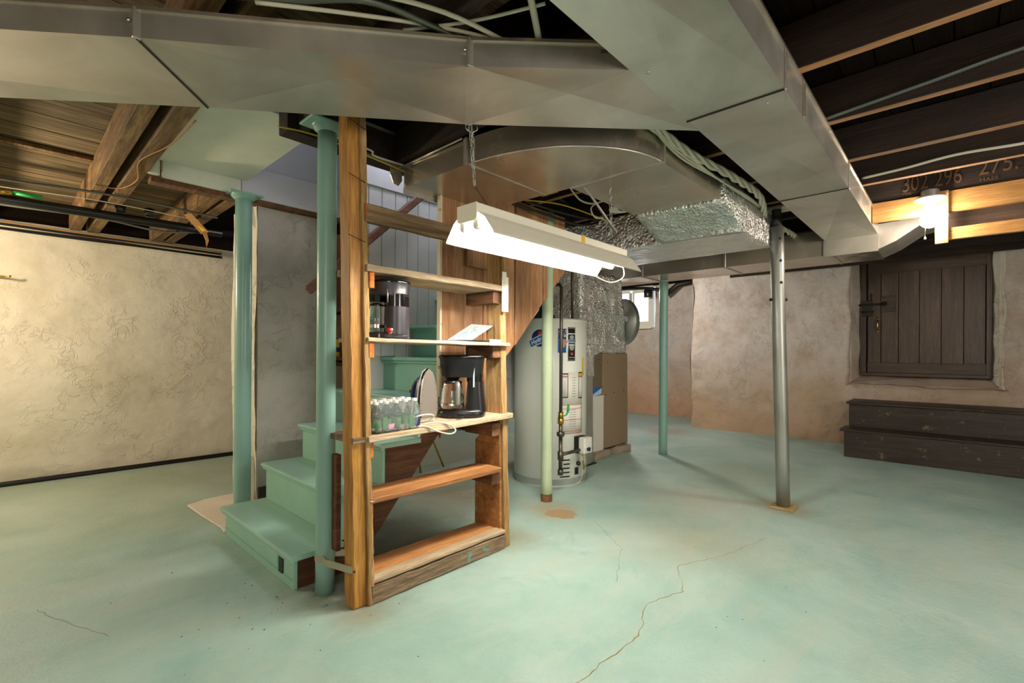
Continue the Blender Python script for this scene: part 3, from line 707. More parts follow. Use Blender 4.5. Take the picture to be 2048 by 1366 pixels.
# angles grow to the right in the picture
BA=-158
roundel(BA,1.335,.085,'label_white',.0016); roundel(BA,1.335,.078,'navy',.0022)
roundel(BA+3,1.365,.034,'label_red',.0026,name='flag_mark')
for k,(s0,w_) in enumerate(((0,.03),(.6,.026))):
    pass
def band(ang,z,L,H,tilt,mat,off):
    vs=[]; t_=math.radians(tilt)
    n=10
    for i in range(n+1):
        u=lerp(-L/2,L/2,i/n)
        for v_ in(-H/2,H/2):
            uu=u*math.cos(t_)-v_*math.sin(t_); zz=u*math.sin(t_)+v_*math.cos(t_); vs.append(cyl(ang+math.degrees(uu/HR),z+zz,off))
    return MB().add(vs,[(2*i,2*i+2,2*i+3,2*i+1) for i in range(n)],True).build('banner',mat,wh)
band(BA+1,1.325,.225,.072,24,'label_white',.003); band(BA+1,1.325,.215,.060,24,'blue',.0036)
ctext('Hydrojet',BA+1,1.325,.050,'label_white',tilt=24,off=.0046,bold=.001)
ctext('Total Performance',BA+3,1.29,.013,'label_white',tilt=24,off=.0046)
decal('blue_poster',-130.5,-117.5,1.205,1.42,'blue'); decal('poster_band',-130.5,-117.5,1.33,1.42,'navy',.002)
ctext('BUILT TO',-124,1.395,.034,'label_white',sx=.8); ctext('BE THE BEST',-124,1.355,.030,'label_white',sx=.7)
band(-122,1.29,.07,.05,55,'amber',.003)
decal('panel_frame',-115,-101.5,1.13,1.435,'silver',.0015); decal('panel',-114,-102.5,1.145,1.42,'label_black',.0025)
ctext('BRADFORD WHITE',-108,1.375,.016,'label_white',sx=.62,bold=.0006); decal('panel_band',-114.6,-101.9,1.295,1.325,'light_blue',.003); ctext('DEFENDER',-108,1.31,.026,'navy',sx=.62,bold=.0008,off=.0045); ctext('SAFETY SYSTEM',-108,1.275,.014,'label_white',sx=.62,bold=.0006)
roundel(-108,1.255,.026,'heater_grey',.0028,.03,name='shield_mark'); roundel(-108,1.195,.013,'label_red',.0035); ctext('Built to be the Best',-108,1.163,.012,'label_white',sx=.6)
roundel(-108,1.345,.024,'heater_grey',.0028,.018,name='shield_mark')
decal('instruction_sheet',-126,-85,.74,1.03,'label_white'); decal('warning_frame',-126,-114,.80,1.02,'label_black',.002); decal('warning_label',-125,-115,.81,1.01,'label_white',.0026)
ctext('WARNING',-120,.99,.018,'label_red',sx=.8,bold=.0005)
for k in range(9): ctext('|||| ||| ||||| ||',-120,.945-.015*k,.008,'heater_grey',sx=.75,name='small_print')
decal('warning_frame',-94,-84,.79,1.03,'label_black',.002); decal('warning_label',-93,-84.5,.80,.985,'label_white',.0026); decal('warning_head',-93,-84.5,.99,1.02,'yellow',.0026)
for k in range(8): ctext('||| |||| || |||| ||',-104,.98-.024*k,.009,'heater_grey',sx=.8,name='small_print')
decal('lighting_sheet',-126,-84,.475,.735,'label_white')
for z_ in(.735,.70,.60,.50,.478): decal('red_rule',-125.5,-84.5,z_-.002,z_+.002,'label_red',.0024)
for k in range(9): ctext('|||| ||| ||| |||| || ||||| ||| ||| |||',-106,.69-.021*k,.009,'heater_grey',sx=.85,name='small_print')
decal('yellow_tag',-85,-81,1.0,1.16,'yellow',.004)
for k in range(5): decal('vent_slot',-126.5 if k%2==0 else -121,-110.5,.235-.037*k,.247-.037*k,'dark_rubber',.0012)
# gas control valve
gv=Vector(cyl(-93,.375,.06)); vd=Vector((math.cos(math.radians(-93)),math.sin(math.radians(-93)),0)); vs_=Vector((-vd.y,vd.x,0))
def obx(c,hx,hy,hz,ax,ay): 
    c=Vector(c);z=Vector((0,0,1)); return [c-ax*hx-ay*hy-z*hz,c+ax*hx-ay*hy-z*hz,c+ax*hx+ay*hy-z*hz,c-ax*hx+ay*hy-z*hz,c-ax*hx-ay*hy+z*hz,c+ax*hx-ay*hy+z*hz,c+ax*hx+ay*hy+z*hz,c-ax*hx+ay*hy+z*hz]
MB().hexa(obx(gv-vd*.035,.062,.03,.075,vs_,vd)).build('valve_back','black_matte',wh,bevel=.006)
gvo=MB().hexa(obx(gv+vd*.02,.06,.035,.072,vs_,vd)).build('gas_valve','white_plastic',wh,bevel=.012,seg=3)
MB().hexa(obx(gv+vd*.05,.045,.012,.02,vs_,vd)).build('valve_cover','white_plastic',gvo,bevel=.006,seg=2)
kc=gv+vd*.055-Vector((0,0,.03))-vs_*.01; MB().tube([kc,kc+vd*.02],.018,16).build('knob','black_plastic',gvo)
w0=gv-Vector((0,0,.07)); MB().tube(smooth_path([w0,w0+Vector((0,0,-.08))+vs_*.01,w0+Vector((0,0,-.18))+vs_*.03-vd*.03,w0+Vector((0,0,-.27))+vs_*.02-vd*.05,w0+Vector((0,0,-.28))-vs_*.05-vd*.05]),.004,6).build('valve_wire','white_cable',wh)
MB().tube(smooth_path([w0-vs_*.02,w0+Vector((0,0,-.10)),w0+Vector((0,0,-.16))+vs_*.03-vd*.02,w0+Vector((0,0,-.12))+vs_*.035-vd*.01]),.007,6).build('copper_line','brass',wh)
MB().hexa(obx(w0-Vector((0,0,.05))-vs_*.01,.014,.003,.018,vs_,vd)).build('paper_tag','label_white',wh)
decal('burner_door',-101,-93,.10,.165,'dark_rubber',.003); pc=cyl(-95,.20,.012); MB().sphere(pc,.022,12).build('igniter_cap','black_plastic',wh)
# flue and pipes on top
MB().lathe((3.62,2.95,1.52),[(.13,0),(.06,.10),(.055,.13)],20).build('draft_hood','black_pipe',wh)
MB().tube([(3.62,2.95,1.6),(3.62,2.95,2.3)],.055,20).build('flue_pipe','black_pipe',wh)
for a_,m_ in(((3.42,2.75),'amber'),((3.36,2.92),'black_pipe'),((3.80,2.75),'galv_pipe')): MB().tube([(a_[0],a_[1],1.50),(a_[0],a_[1],2.3)],.014,10).build('riser_pipe',m_,wh)
# gas pipe with shut off
g=thing('gas_pipe','thin black gas pipe with green handled valve before the heater','pipe',(3.25,2.45,.3))
gx,gy=3.235,2.455
MB().tube([(gx,gy,.62),(gx,gy,1.76),(gx+.02,gy+.03,1.79),(gx+.03,gy+.2,1.80)],.0145,12).build('upper_pipe','galv_pipe',g)
MB().tube([(gx,gy,.60),(gx,gy,.65)],.026,8).build('union','brass',g); MB().tube([(gx,gy,.65),(gx,gy,.70)],.022,8).build('valve_body','brass',g)
MB().tube([(gx,gy,.60),(gx,gy,.46)],.016,12).build('nipple','galv_pipe',g); MB().lathe((gx,gy,.49),[(.024,0),(.034,.012),(.034,.035),(.022,.045)],8).build('union_nut','galv_pipe',g)
MB().tube([(gx,gy,.46),(gx,gy,.19)],.0165,12).build('drip_leg','galv_pipe',g); MB().tube([(gx,gy,.365),(gx,gy,.295)],.025,12).build('tee','galv_pipe',g); MB().tube([(gx,gy,.21),(gx,gy,.165)],.024,12).build('end_cap','galv_pipe',g)
MB().tube([(gx,gy,.335),gv+Vector((0,0,-.04))-vs_*.06],.0145,12).build('branch_pipe','galv_pipe',g)
hd2=rt*1.0
hp=Vector((gx,gy,.665)); MB().tube(smooth_path([hp+rt*.02,hp+rt*.045+Vector((0,0,.01)),hp+rt*.06+Vector((0,0,.04)),hp+rt*.065+Vector((0,0,.10))]),[.006]*6+[.008]*6+[.011]*7,8).build('lever','green_handle',g)
# ---------------------------------------------------------------- shelf unit
su=thing('shelf_unit','rough wooden shelf unit of two posts and planks','shelf unit',(1.65,2.1,0))
# left post is two faces: orange board and rough board
def post(name,mat,b,t,w,d,n=20,jit=.0025):
    mb=MB(); mb.beam(b,t,w,d,up=(0,1,0),n=n,jit=jit); return mb.build(name,mat,su,bevel=.004)
post('post','post_orange',(1.150,2.078,0),(1.118,2.108,2.335),.078,.085)
post('post_facing','post_rough',(1.192,2.040,.0),(1.150,2.075,2.335),.030,.052,jit=.003)
post('post','post_rough',(2.135,2.055,0),(2.10,2.09,1.93),.045,.06)
MB().box(2.095,2.118,2.055,2.285,.03,.63).build('upright_board','shelf_brown',su,bevel=.002)
MB().prism([(2.06,.631),(2.285,.631),(2.285,.640),(2.14,.758),(2.06,.758)],0,2.095,2.118).build('gusset','shelf_brown',su,bevel=.002)
MB().box(2.093,2.115,2.05,2.185,.76,1.93).build('upright_board','post_rough',su,bevel=.002)
MB().box(1.10,1.125,2.19,2.24,.23,.70).build('rear_batten','stringer_wood',su,bevel=.002)
def shelf(a,b,y0,y1,z0,z1,th,mat,n=10,jit=.0018,name='shelf'):
    mb=MB(); mb.beam((a,(y0+y1)/2,z0-th/2),(b,(y0+y1)/2,z1-th/2),y1-y0,th,n=n,jit=jit); return mb.build(name,mat,su,bevel=.003)
shelf(1.16,2.085,2.02,2.32,1.618,1.612,.035,'shelf_pale')
shelf(1.165,2.14,2.015,2.31,1.269,1.262,.020,'shelf_pale')
shelf(1.17,2.165,2.01,2.30,.802,.826,.030,'shelf_pale')
shelf(1.185,2.075,2.02,2.125,.502,.500,.024,'shelf_brown'); shelf(1.185,2.075,2.128,2.225,.502,.500,.022,'shelf_brown')
shelf(1.19,2.11,2.015,2.09,.115,.112,.018,'shelf_pale'); shelf(1.19,2.11,2.093,2.26,.112,.108,.018,'shelf_brown')
shelf(1.19,2.11,2.012,2.05,.088,.086,.084,'shelf_rough',14,.004,'kick_board')
# cleats under the shelves, left and right
for z_,y1 in((1.58,2.14),(1.247,2.14),(.770,2.12),(.476,2.12)):
    MB().box(1.178,1.205,2.028,y1+.1,z_-.075,z_).build('cleat','end_grain',su,bevel=.002)
    MB().box(2.02,2.09,2.05,2.30,z_-.078,z_-.002).build('cleat','cleat_y',su,bevel=.002)
MB().box(1.10,1.18,2.03,2.32,.774,.80).build('shelf_end','shelf_rough',su)
# top rail behind lamp
MB().beam((1.155,2.05,1.862),(2.10,2.05,1.858),.036,.085,n=10,jit=.002).build('top_rail','rail_grey',su,bevel=.004)
MB().box(1.156,1.166,2.032,2.068,1.822,1.902).build('rail_end','end_grain',su)
for z_ in(2.25,2.0,1.72): MB().tube([(1.16,2.04,z_),(1.07,2.03,z_+.02)],.0018,6).build('nail','iron_dark',su)
MB().tube(smooth_path([(1.175,2.012,.50),(1.19,2.005,.495),(1.205,2.008,.505)],3),.0015,5).build('wire_tie','chrome',su)
# ruler strip on right post
ru=thing('marked_strip','white strip with small print on the right shelf post','strip',(2.12,2.02,1.45))
MB().box(2.065,2.12,2.016,2.022,1.452,1.665).build('strip_body','enamel',ru,bevel=.001); MB().box(2.065,2.10,2.014,2.020,1.655,1.695).build('strip_head','enamel',ru,bevel=.001)
for k in range(10): MB().box(2.07,2.082 if k%2 else 2.088,2.0148,2.0162,1.475+.019*k,1.477+.019*k).build('tick_mark','heater_grey',ru)
text('lettering','6',.014,'label_black',(2.105,2.0155,1.475),(1,0,0),(0,0,1),ru)
# strap round the teal pole
sp=thing('metal_strap','painted metal strap tying the teal pole to the shelf post','strap',(1.098,2.30,.17))
vs=[];fs=[];n=18
path=[]
for k in range(n+1):
    t_=math.radians(-30+ (240)*k/n); path.append((1.098+.049*math.cos(t_+0.4),2.30+.049*math.sin(t_+.4)))
path=[(1.30,2.18)]+path+[(1.06,2.22),(1.108,2.055),(1.118,2.035)]
for x_,y_ in path: vs+=[(x_,y_,.165),(x_,y_,.198)]
MB().add(vs,[(2*i,2*i+2,2*i+3,2*i+1) for i in range(len(path)-1)]).build('band','strap_paint',sp)
md=sp.children[0].modifiers.new('s','SOLIDIFY'); md.thickness=.003
MB().sphere((1.112,2.035,.18),.006,8).build('bolt','iron_dark',sp)
# ---------------------------------------------------------------- shop light
LX0,LX1,LY=1.34,2.58,1.52
sl=thing('shop_light','long white fluorescent shop light hanging from chains','lamp',(1.96,LY,1.83))
MB().box(LX0,LX1,LY-.06,LY+.06,1.785,1.83).build('channel','enamel',sl,bevel=.003)
sec=[(-.062,1.792),(-.10,1.765),(-.135,1.718),(-.150,1.697),(-.152,1.690)]
for s_ in(1,-1):
    vs=[];fs=[]
    for x_ in(LX0+.01,LX1-.005):
        for a,z_ in sec: vs.append((x_,LY+s_*a,z_))
    k=len(sec); MB().add(vs,[(i,i+1,k+i+1,k+i) for i in range(k-1)]).build('reflector','enamel',sl)
    md=sl.children[-1].modifiers.new('s','SOLIDIFY'); md.thickness=.003
    MB().tube([(LX0+.01,LY+s_*.152,1.69),(LX1-.005,LY+s_*.152,1.69)],.004,6).build('reflector_rim','enamel',sl)
MB().prism([(LY-.062,1.83),(LY+.062,1.83),(LY+.062,1.765),(LY+.045,1.755),(LY-.045,1.755),(LY-.062,1.765)],0,LX0-.003,LX0+.002).build('end_plate','enamel',sl)
for k,y_ in enumerate((LY-.042,LY+.042)):
    MB().tube([(LX0+.045,y_,1.740),(LX1-.045,y_,1.740)],.0165,14).build('fluorescent_tube','tube_glow',sl)
    for x_ in(LX0+.02,LX1-.02): MB().prism([(y_-.013,1.79),(y_+.013,1.79),(y_+.015,1.735),(y_+.008,1.722),(y_-.008,1.722),(y_-.015,1.735)],0,x_-.012,x_+.012).build('lampholder','white_plastic',sl,bevel=.002)
MB().box(2.10,2.125,LY-.064,LY-.055,1.79,1.832).build('tape','yellow',sl)
MB().tube(smooth_path([(2.30,1.52,1.72),(2.22,1.50,1.66),(2.38,1.46,1.61),(2.52,1.45,1.66),(2.55,1.48,1.75)]),.003,6).build('power_cord','white_cable',sl)
def chain(name,label,top,bot,double=True):
    t=thing(name,label,'chain',bot)
    top=Vector(top);bot=Vector(bot);L=(top-bot).length;n=int(L/.030)
    me=None
    for k in range(n):
        z_=top.lerp(bot,(k+.5)/n)
        for s_ in((-1,1) if double else (0,)):
            off=Vector((.013*s_*(1-k/n),.008*s_*(1-k/n),0))
            if me is None:
                pts=[(.007*math.cos(a)*1,0,.019*math.sin(a)) for a in [2*math.pi*i/12 for i in range(12)]]
                o=MB().tube(pts,.0023,6,closed=True).build('link','steel_grey',t,local=True); me=o.data
            else:
                o=bpy.data.objects.new('link',me); COL.objects.link(o); o.parent=t
            o.location=z_+off-bot; o.rotation_euler=(random.uniform(-.35,.35),random.uniform(-.25,.25),(k%2)*1.57+random.uniform(-.3,.3))
    MB().tube(smooth_path([top+Vector((.02,-.0,.02)),top+Vector((.02,-.02,-.015)),top+Vector((0,0,-.03)),top+Vector((-.02,.01,-.015)),top+Vector((-.015,.02,.01))],4),.0022,6).build('hook','chrome',t)
    return t
c1=chain('lamp_chain','near tangled wire chain holding the shop light',(1.392,1.556,2.195),(1.40,1.54,1.93))
MB().tube([(1.40,1.54,1.93),(1.44,1.49,1.835)],.0016,6).build('wire','iron_dark',c1)
c2=chain('lamp_chain','far wire chain holding the shop light by the foil duct',(2.50,1.535,2.32),(2.50,1.525,1.90))
MB().tube([(2.50,1.525,1.90),(2.53,1.50,1.835)],.0016,6).build('wire','iron_dark',c2)
tag(MB().tube([(2.32,1.70,2.33),(2.52,1.50,1.93)],.008,8).build('brace_rod','steel_grey'),'thin grey rod slanting down behind the far chain','rod')
# pull chain bulb
bl=thing('bulb_fixture','white porcelain lampholder with glowing bulb below yellow lumber','lamp',(4.42,.137,2.3))
bx_,by_=4.42,.137
MB().lathe((bx_,by_,2.285),[(.045,0),(.085,.006),(.088,.014),(.05,.022)],28).build('canopy','porcelain',bl)
MB().lathe((bx_,by_,2.308),[(.05,0),(.05,.045)],8).build('junction_box','galvanised',bl)
MB().lathe((bx_,by_,2.185),[(.030,0),(.033,.02),(.030,.05),(.030,.07),(.045,.10)],24).build('socket','porcelain',bl)
MB().sphere((bx_,by_,2.145),.058,20,.9).build('bulb','bulb_glow',bl)
MB().tube([(bx_-.03,by_+.025,2.19),(bx_-.035,by_+.025,2.03)],.0025,6).build('pull_cord','white_cable',bl); MB().lathe((bx_-.035,by_+.025,2.01),[(.007,0),(.006,.012),(.002,.022)],10).build('cord_bell','white_plastic',bl)
# ---------------------------------------------------------------- coffee makers
AR=math.atan2(rt.y,rt.x)
cm=thing('coffee_maker','slim black coffee maker with red button on the middle shelf','coffee maker',(1.338,2.117,1.268),AR); cm.scale=(.95,1.0,1.04)
# local x right in the photo, y away
def L(o): return dict(parent=o,local=True)
MB().loft([(0,0,.108,.085,0),(0,0,.112,.088,.006),(0,0,.110,.086,.022),(.0,0,.104,.082,.030),(-.01,0,.08,.07,.034)],36).build('base','charcoal',**L(cm))
MB().loft([(.044,0,.066,.08,.02),(.044,0,.065,.08,.10),(.045,0,.064,.08,.155)],36).build('column_body','charcoal',**L(cm))
MB().loft([(.045,0,.064,.079,.155),(.045,0,.063,.079,.215)],36).build('water_window','black_gloss',**L(cm))
MB().loft([(.040,0,.070,.08,.205),(-.0,0,.108,.086,.213),(0,0,.112,.088,.262),(0,0,.114,.09,.270)],36).build('head','charcoal',**L(cm))
MB().loft([(0,0,.116,.092,.268),(0,0,.117,.093,.276),(0,0,.112,.088,.281),(0,0,.04,.03,.283)],36).build('lid','black_gloss',**L(cm))
MB().loft([(-.062,0,.045,.05,.178),(-.062,0,.048,.055,.190),(-.06,0,.052,.06,.213)],28).build('brew_basket','black_gloss',**L(cm)); MB().loft([(-.062,0,.0485,.0555,.196),(-.062,0,.050,.057,.210)],28).build('chrome_band','chrome',**L(cm))
ca=MB().loft([(-.062,0,.038,.05,.036),(-.062,0,.043,.055,.045),(-.062,0,.043,.055,.10),(-.062,0,.038,.05,.145),(-.062,0,.034,.046,.16)],28).build('carafe','glass',**L(cm))
MB().loft([(-.062,0,.0435,.0555,.052),(-.062,0,.0435,.0555,.068)],28).build('carafe_band','chrome',parent=ca,local=True); MB().loft([(-.062,0,.036,.048,.158),(-.062,0,.038,.05,.166),(-.062,0,.02,.03,.174)],28).build('carafe_lid','black_plastic',parent=ca,local=True)
MB().tube(smooth_path([(-.10,0,.155),(-.135,0,.155),(-.14,0,.13),(-.136,0,.065),(-.10,0,.058)]),.009,8).build('handle','black_plastic',parent=ca,local=True)
MB().tube([(.030,-.083,.038),(.030,-.094,.038)],.013,18).build('button','red',**L(cm)); MB().tube([(.030,-.07,.038),(.030,-.087,.038)],.017,18).build('button_rim','chrome',**L(cm))
MB().tube([(.016,-.082,.24),(.018,-.083,.17)],.004,8).build('level_window','steel_grey',**L(cm))
MB().box(-.012,.005,-.115,-.09,.002,.014).build('plug','black_plastic',**L(cm)); MB().box(-.02,-.012,-.115,-.11,.004,.02).build('plug_pin','chrome',**L(cm))
c2m=thing('coffee_maker','large black coffee maker with glass carafe on the lower shelf','coffee maker',(1.882,2.170,.822),AR); c2m.scale=(1.10,1.05,1.04)
K=L(c2m)
MB().loft([(0,0,.122,.10,0),(0,0,.126,.104,.006),(0,0,.126,.104,.03),(0,0,.118,.098,.042),(0,0,.10,.08,.046)],40,3).build('base','black_plastic',**K)
MB().loft([(.075,.01,.060,.085,.03),(.073,.01,.050,.083,.12),(.073,.01,.043,.082,.20)],32,3).build('column_body','black_plastic',**K)
MB().loft([(.070,.01,.045,.083,.20),(.070,.01,.045,.083,.24)],32,3).build('water_tank','black_gloss',**K)
MB().loft([(0,0,.100,.085,.225),(0,0,.112,.095,.235),(0,0,.120,.10,.325),(0,0,.122,.102,.334)],40,3).build('head','black_plastic',**K)
MB().loft([(0,0,.124,.104,.332),(0,0,.128,.107,.340),(0,0,.122,.10,.35),(0,0,.06,.05,.353)],40,3).build('lid','black_gloss',**K)
crf=MB().loft([(-.052,-.03,.060,.056,.046),(-.052,-.03,.068,.064,.06),(-.052,-.03,.064,.060,.12),(-.052,-.03,.054,.050,.175),(-.052,-.03,.05,.047,.19)],32).build('carafe','glass',**K)
MB().loft([(-.052,-.03,.0665,.0625,.066),(-.052,-.03,.066,.062,.078)],32).build('carafe_band','chrome',parent=crf,local=True); MB().loft([(-.052,-.03,.052,.049,.188),(-.052,-.03,.056,.052,.197),(-.052,-.03,.03,.03,.210)],32).build('carafe_lid','black_plastic',parent=crf,local=True)
MB().loft([(-.052,-.02,.03,.03,.205),(-.052,-.01,.05,.05,.23)],24).build('brew_basket','black_gloss',**K)
MB().tube(smooth_path([(-.02,-.085,.192),(-.012,-.115,.190),(-.010,-.122,.16),(-.012,-.118,.09),(-.015,-.095,.078)]),.013,8).build('handle','steel_grey',parent=crf,local=True)
for k in range(5): MB().box(-.098,-.088,-.0855+.0,-.0835,.09+.017*k,.0915+.017*k).build('graduation','label_white',parent=crf,local=True)
MB().box(.066,.074,-.088,-.084,.17,.30).build('level_window','light_blue',**K)
MB().tube([(-.118,-.06,.28),(-.113,-.075,.28)],.008,8).build('emblem','brass',**K)
MB().tube(smooth_path([(-.06,-.11,.006),(-.03,-.13,.007),(-.01,-.135,.01)]),.004,6).build('power_cord','black_plastic',**K); MB().box(-.012,.01,-.145,-.125,.0,.016).build('plug','black_plastic',**K); MB().box(.01,.024,-.142,-.14,.009,.011).build('plug_pin','chrome',**K)
# ---------------------------------------------------------------- iron
ir=thing('clothes_iron','navy and white steam iron standing on its heel','iron',(1.60,2.17,.815),AR-math.radians(42))
K=L(ir)
def sole(sc=1.0,n=14):
    pts=[]
    for i in range(n+1):
        t_=i/n; z_=.03+.265*t_; w=.062*math.sqrt(max(0,1-t_**2.3))*sc if t_>.12 else .062*sc*(.8+.2*t_/.12); pts.append((w,z_))
    P=[(-w,z_) for w,z_ in pts]+[(w,z_) for w,z_ in pts[::-1][1:]]
    return P
MB().prism(sole(),0,.040,.048).build('soleplate','soleplate',bevel=.002,**K)
MB().prism([(a*1.06,.03+(b-.03)*1.03-.004) for a,b in sole()],0,.026,.040).build('skirt','black_gloss',bevel=.003,**K)
MB().prism([(a*1.02,.03+(b-.03)*1.01) for a,b in sole()],0,.012,.027).build('shell','white_plastic',bevel=.004,**K)
MB().prism([(a*.85,.04+(b-.03)*.86) for a,b in sole()],0,-.025,.012).build('body','navy',bevel=.010,seg=2,**K)
MB().hexa([(-.045,-.05,.0),(.03,-.055,.0),(.03,.055,.0),(-.045,.05,0),(-.03,-.05,.055),(.028,-.056,.055),(.028,.056,.055),(-.03,.05,.055)]).build('heel','white_plastic',bevel=.006,seg=2,**K)
MB().box(-.01,.034,-.058,.058,.045,.09).build('heel_band','navy',bevel=.004,**K); MB().box(.034,.036,-.028,.02,.05,.082).build('rating_label','label_white',**K)
MB().tube(smooth_path([(-.03,0,.04),(-.085,0,.055),(-.10,0,.11),(-.092,0,.17),(-.065,0,.215),(-.03,0,.235),(-.01,0,.25)]),[.018]*8+[.016]*20+[.013]*9,12).build('handle','navy',**K)
MB().tube([(-.105,0,.155),(-.120,0,.165)],.012,12).build('dial','black_plastic',**K); MB().box(-.11,-.098,-.012,.012,.17,.195).build('button','orange',bevel=.002,**K)
for i in range(5):
    for s_ in(-1,1): 
        t_=.15+.14*i; w=.052*math.sqrt(1-t_**2.3); MB().tube([(.0478,s_*w,.03+.265*t_),(.0486,s_*w,.03+.265*t_)],.0022,6).build('steam_hole','iron_dark',**K)
crd=MB().tube(smooth_path([(1.50,2.10,.83),(1.54,2.06,.835),(1.56,2.03,.86),(1.52,2.02,.875),(1.44,2.03,.868),(1.40,2.06,.842),(1.44,2.04,.822),(1.50,2.01,.815),(1.56,1.995,.785),(1.64,1.99,.762),(1.68,1.99,.775),(1.65,2.0,.808),(1.58,2.02,.828),(1.50,2.03,.826)],8),.0045,8).build('iron_cord','white_cable'); tag(crd,'white iron cord looping over the lower shelf edge','cord')
# ---------------------------------------------------------------- water bottles in shrink wrap
def bottle(loc):
    b=thing('water_bottle','small clear water bottle with green label in shrink wrapped pack','bottle',loc,0,'water bottles in the shrink wrapped pack')
    K=L(b)
    MB().lathe((0,0,0),[(.022,0),(.027,.004),(.027,.03),(.025,.036),(.027,.042),(.027,.092),(.024,.108),(.012,.128),(.0105,.14)],16).build('bottle_body','water_plastic',**K)
    MB().lathe((0,0,.028),[(.0275,0),(.0275,.040)],16,False).build('label_sleeve','label_green',**K)
    MB().lathe((0,0,.138),[(.0135,0),(.0135,.012),(.011,.014)],12).build('cap','white_plastic',**K)
    return b
b0=None
for i in range(5):
    for j in range(3):
        loc=(1.232+.056*i,2.055+.056*j,.806+.0013*i)
        if b0 is None:b0=bottle(loc);q_=b0
        else: q_=copytree(b0,None,loc)
        q_['label']='clear water bottle, %s, %s row of the shrink wrapped pack'%(['nearest the orange post','second from the orange post','in the middle','second from the iron','nearest the iron'][i],['front','middle','back'][j])
wr=MB().loft([(1.344,2.111,.143,.086,.812),(1.344,2.111,.147,.090,.83),(1.344,2.111,.147,.090,.90),(1.344,2.111,.137,.080,.935),(1.344,2.111,.125,.07,.962),(1.344,2.111,.09,.045,.966)],40,5)
wr=sub(wr,3,.010,2).build('shrink_wrap','wrap_film')
tag(wr,'clear shrink wrap film around the pack of water bottles','wrap')
for k,(x_,mt) in enumerate(((1.265,'label_green'),(1.30,'pink_print'),(1.42,'label_green'),(1.455,'navy'))):
    MB().loft([(x_,2.026,.014,.001,.822),(x_,2.024,.018,.001,.85),(x_,2.026,.012,.001,.885 if k!=1 else .845)],10).build('print_patch',mt,wr)
# magazine etc on the middle shelf
tg=thing('picture_booklet','open glossy picture booklet leaning on a black tray','booklet',(1.93,2.12,1.264))
MB().hexa([(1.764,2.16,1.274),(1.875,2.08,1.274),(2.10,2.13,1.368),(2.0,2.22,1.376),(1.764,2.16,1.277),(1.875,2.08,1.277),(2.10,2.13,1.371),(2.0,2.22,1.379)]).build('cover','light_blue',tg)
MB().hexa([(1.80,2.145,1.281),(1.875,2.09,1.278),(2.07,2.13,1.358),(1.99,2.20,1.368),(1.80,2.145,1.286),(1.875,2.09,1.283),(2.07,2.13,1.364),(1.99,2.20,1.374)]).build('picture','booklet_print',tg)
tag(MB().box(1.80,2.08,2.05,2.22,1.264,1.274).build('flat_tray','black_plastic',bevel=.003),'flat black tray under the picture booklet','tray')
tag(MB().box(1.955,2.05,2.008,2.012,1.245,1.28).build('white_card','label_white'),'small white card hanging over the middle shelf edge','card')
# ---------------------------------------------------------------- door
dr=thing('plank_door','dark brown plank door high in the stone wall','door',(7.95,.33,.93)); dr['kind']='structure'
dr.name='door_1'; ORG['door_1']=Vector((7.95,.33,.93))
del dr['category']
ye=[.873,.731,.550,.342,.135,-.068,-.257]
for a,b in zip(ye,ye[1:]): MB().box(7.955,7.985,b+.002,a-.002,1.02,2.40).build('plank','door_wood',dr,bevel=.004)
MB().box(7.965,7.995,-.27,.88,1.0,2.5).build('backing','joint_shadow',dr)
MB().box(7.945,7.975,-.27,.875,2.28,2.48).build('top_rail','door_wood_h',dr,bevel=.003); MB().box(7.945,7.975,-.27,.875,.965,1.10).build('bottom_rail','door_wood_h',dr,bevel=.003)
MB().box(7.93,7.97,.885,.955,.93,2.52).build('frame_side','door_wood',dr,bevel=.003); MB().box(7.93,7.97,-.31,-.262,.93,2.52).build('frame_side','door_wood',dr,bevel=.003)
MB().box(7.93,7.97,-.31,.955,2.48,2.56).build('frame_head','door_wood_h',dr,bevel=.003); MB().box(7.92,7.96,-.29,.95,.925,.965).build('threshold','door_wood_h',dr,bevel=.003)
MB().box(7.935,7.96,.58,.73,1.77,1.98).build('lock_block','door_wood_h',dr,bevel=.003)
bt_=MB().tube([(7.925,.97,1.875),(7.925,.69,1.875)],.012,8).build('bolt','iron_dark',dr); MB().tube([(7.925,.69,1.875),(7.905,.69,1.875)],.028,14).build('bolt_knob','iron_dark',bt_)
MB().box(7.92,7.935,.82,.93,1.72,1.93).build('hasp','iron_dark',dr,bevel=.003); MB().tube([(7.915,.94,1.78),(7.915,.80,1.78)],.010,8).build('lower_bolt','iron_dark',dr); MB().tube([(7.93,.83,1.93),(7.91,.83,1.99),(7.93,.83,2.02)],.006,6).build('staple','iron_dark',dr)
MB().tube(smooth_path([(7.95,.762,1.675),(7.91,.762,1.655),(7.90,.762,1.60),(7.91,.762,1.545),(7.95,.762,1.525)]),[.007,.006,.006,.006,.007,.009,.010,.011,.012,.012,.012,.012,.012,.012,.012,.011,.010,.009,.007,.006,.006,.006,.006,.007,.008],10).build('pull_handle','brass',dr)
for z_ in(1.685,1.515): MB().tube([(7.952,.762,z_),(7.94,.762,z_)],.016,12).build('handle_rose','brass',dr)
tag(MB().box(7.70,8.0,-.6,1.3,2.50,2.62).build('lintel','cleat_y',bevel=.005),'dark timber lintel above the plank door','lintel')
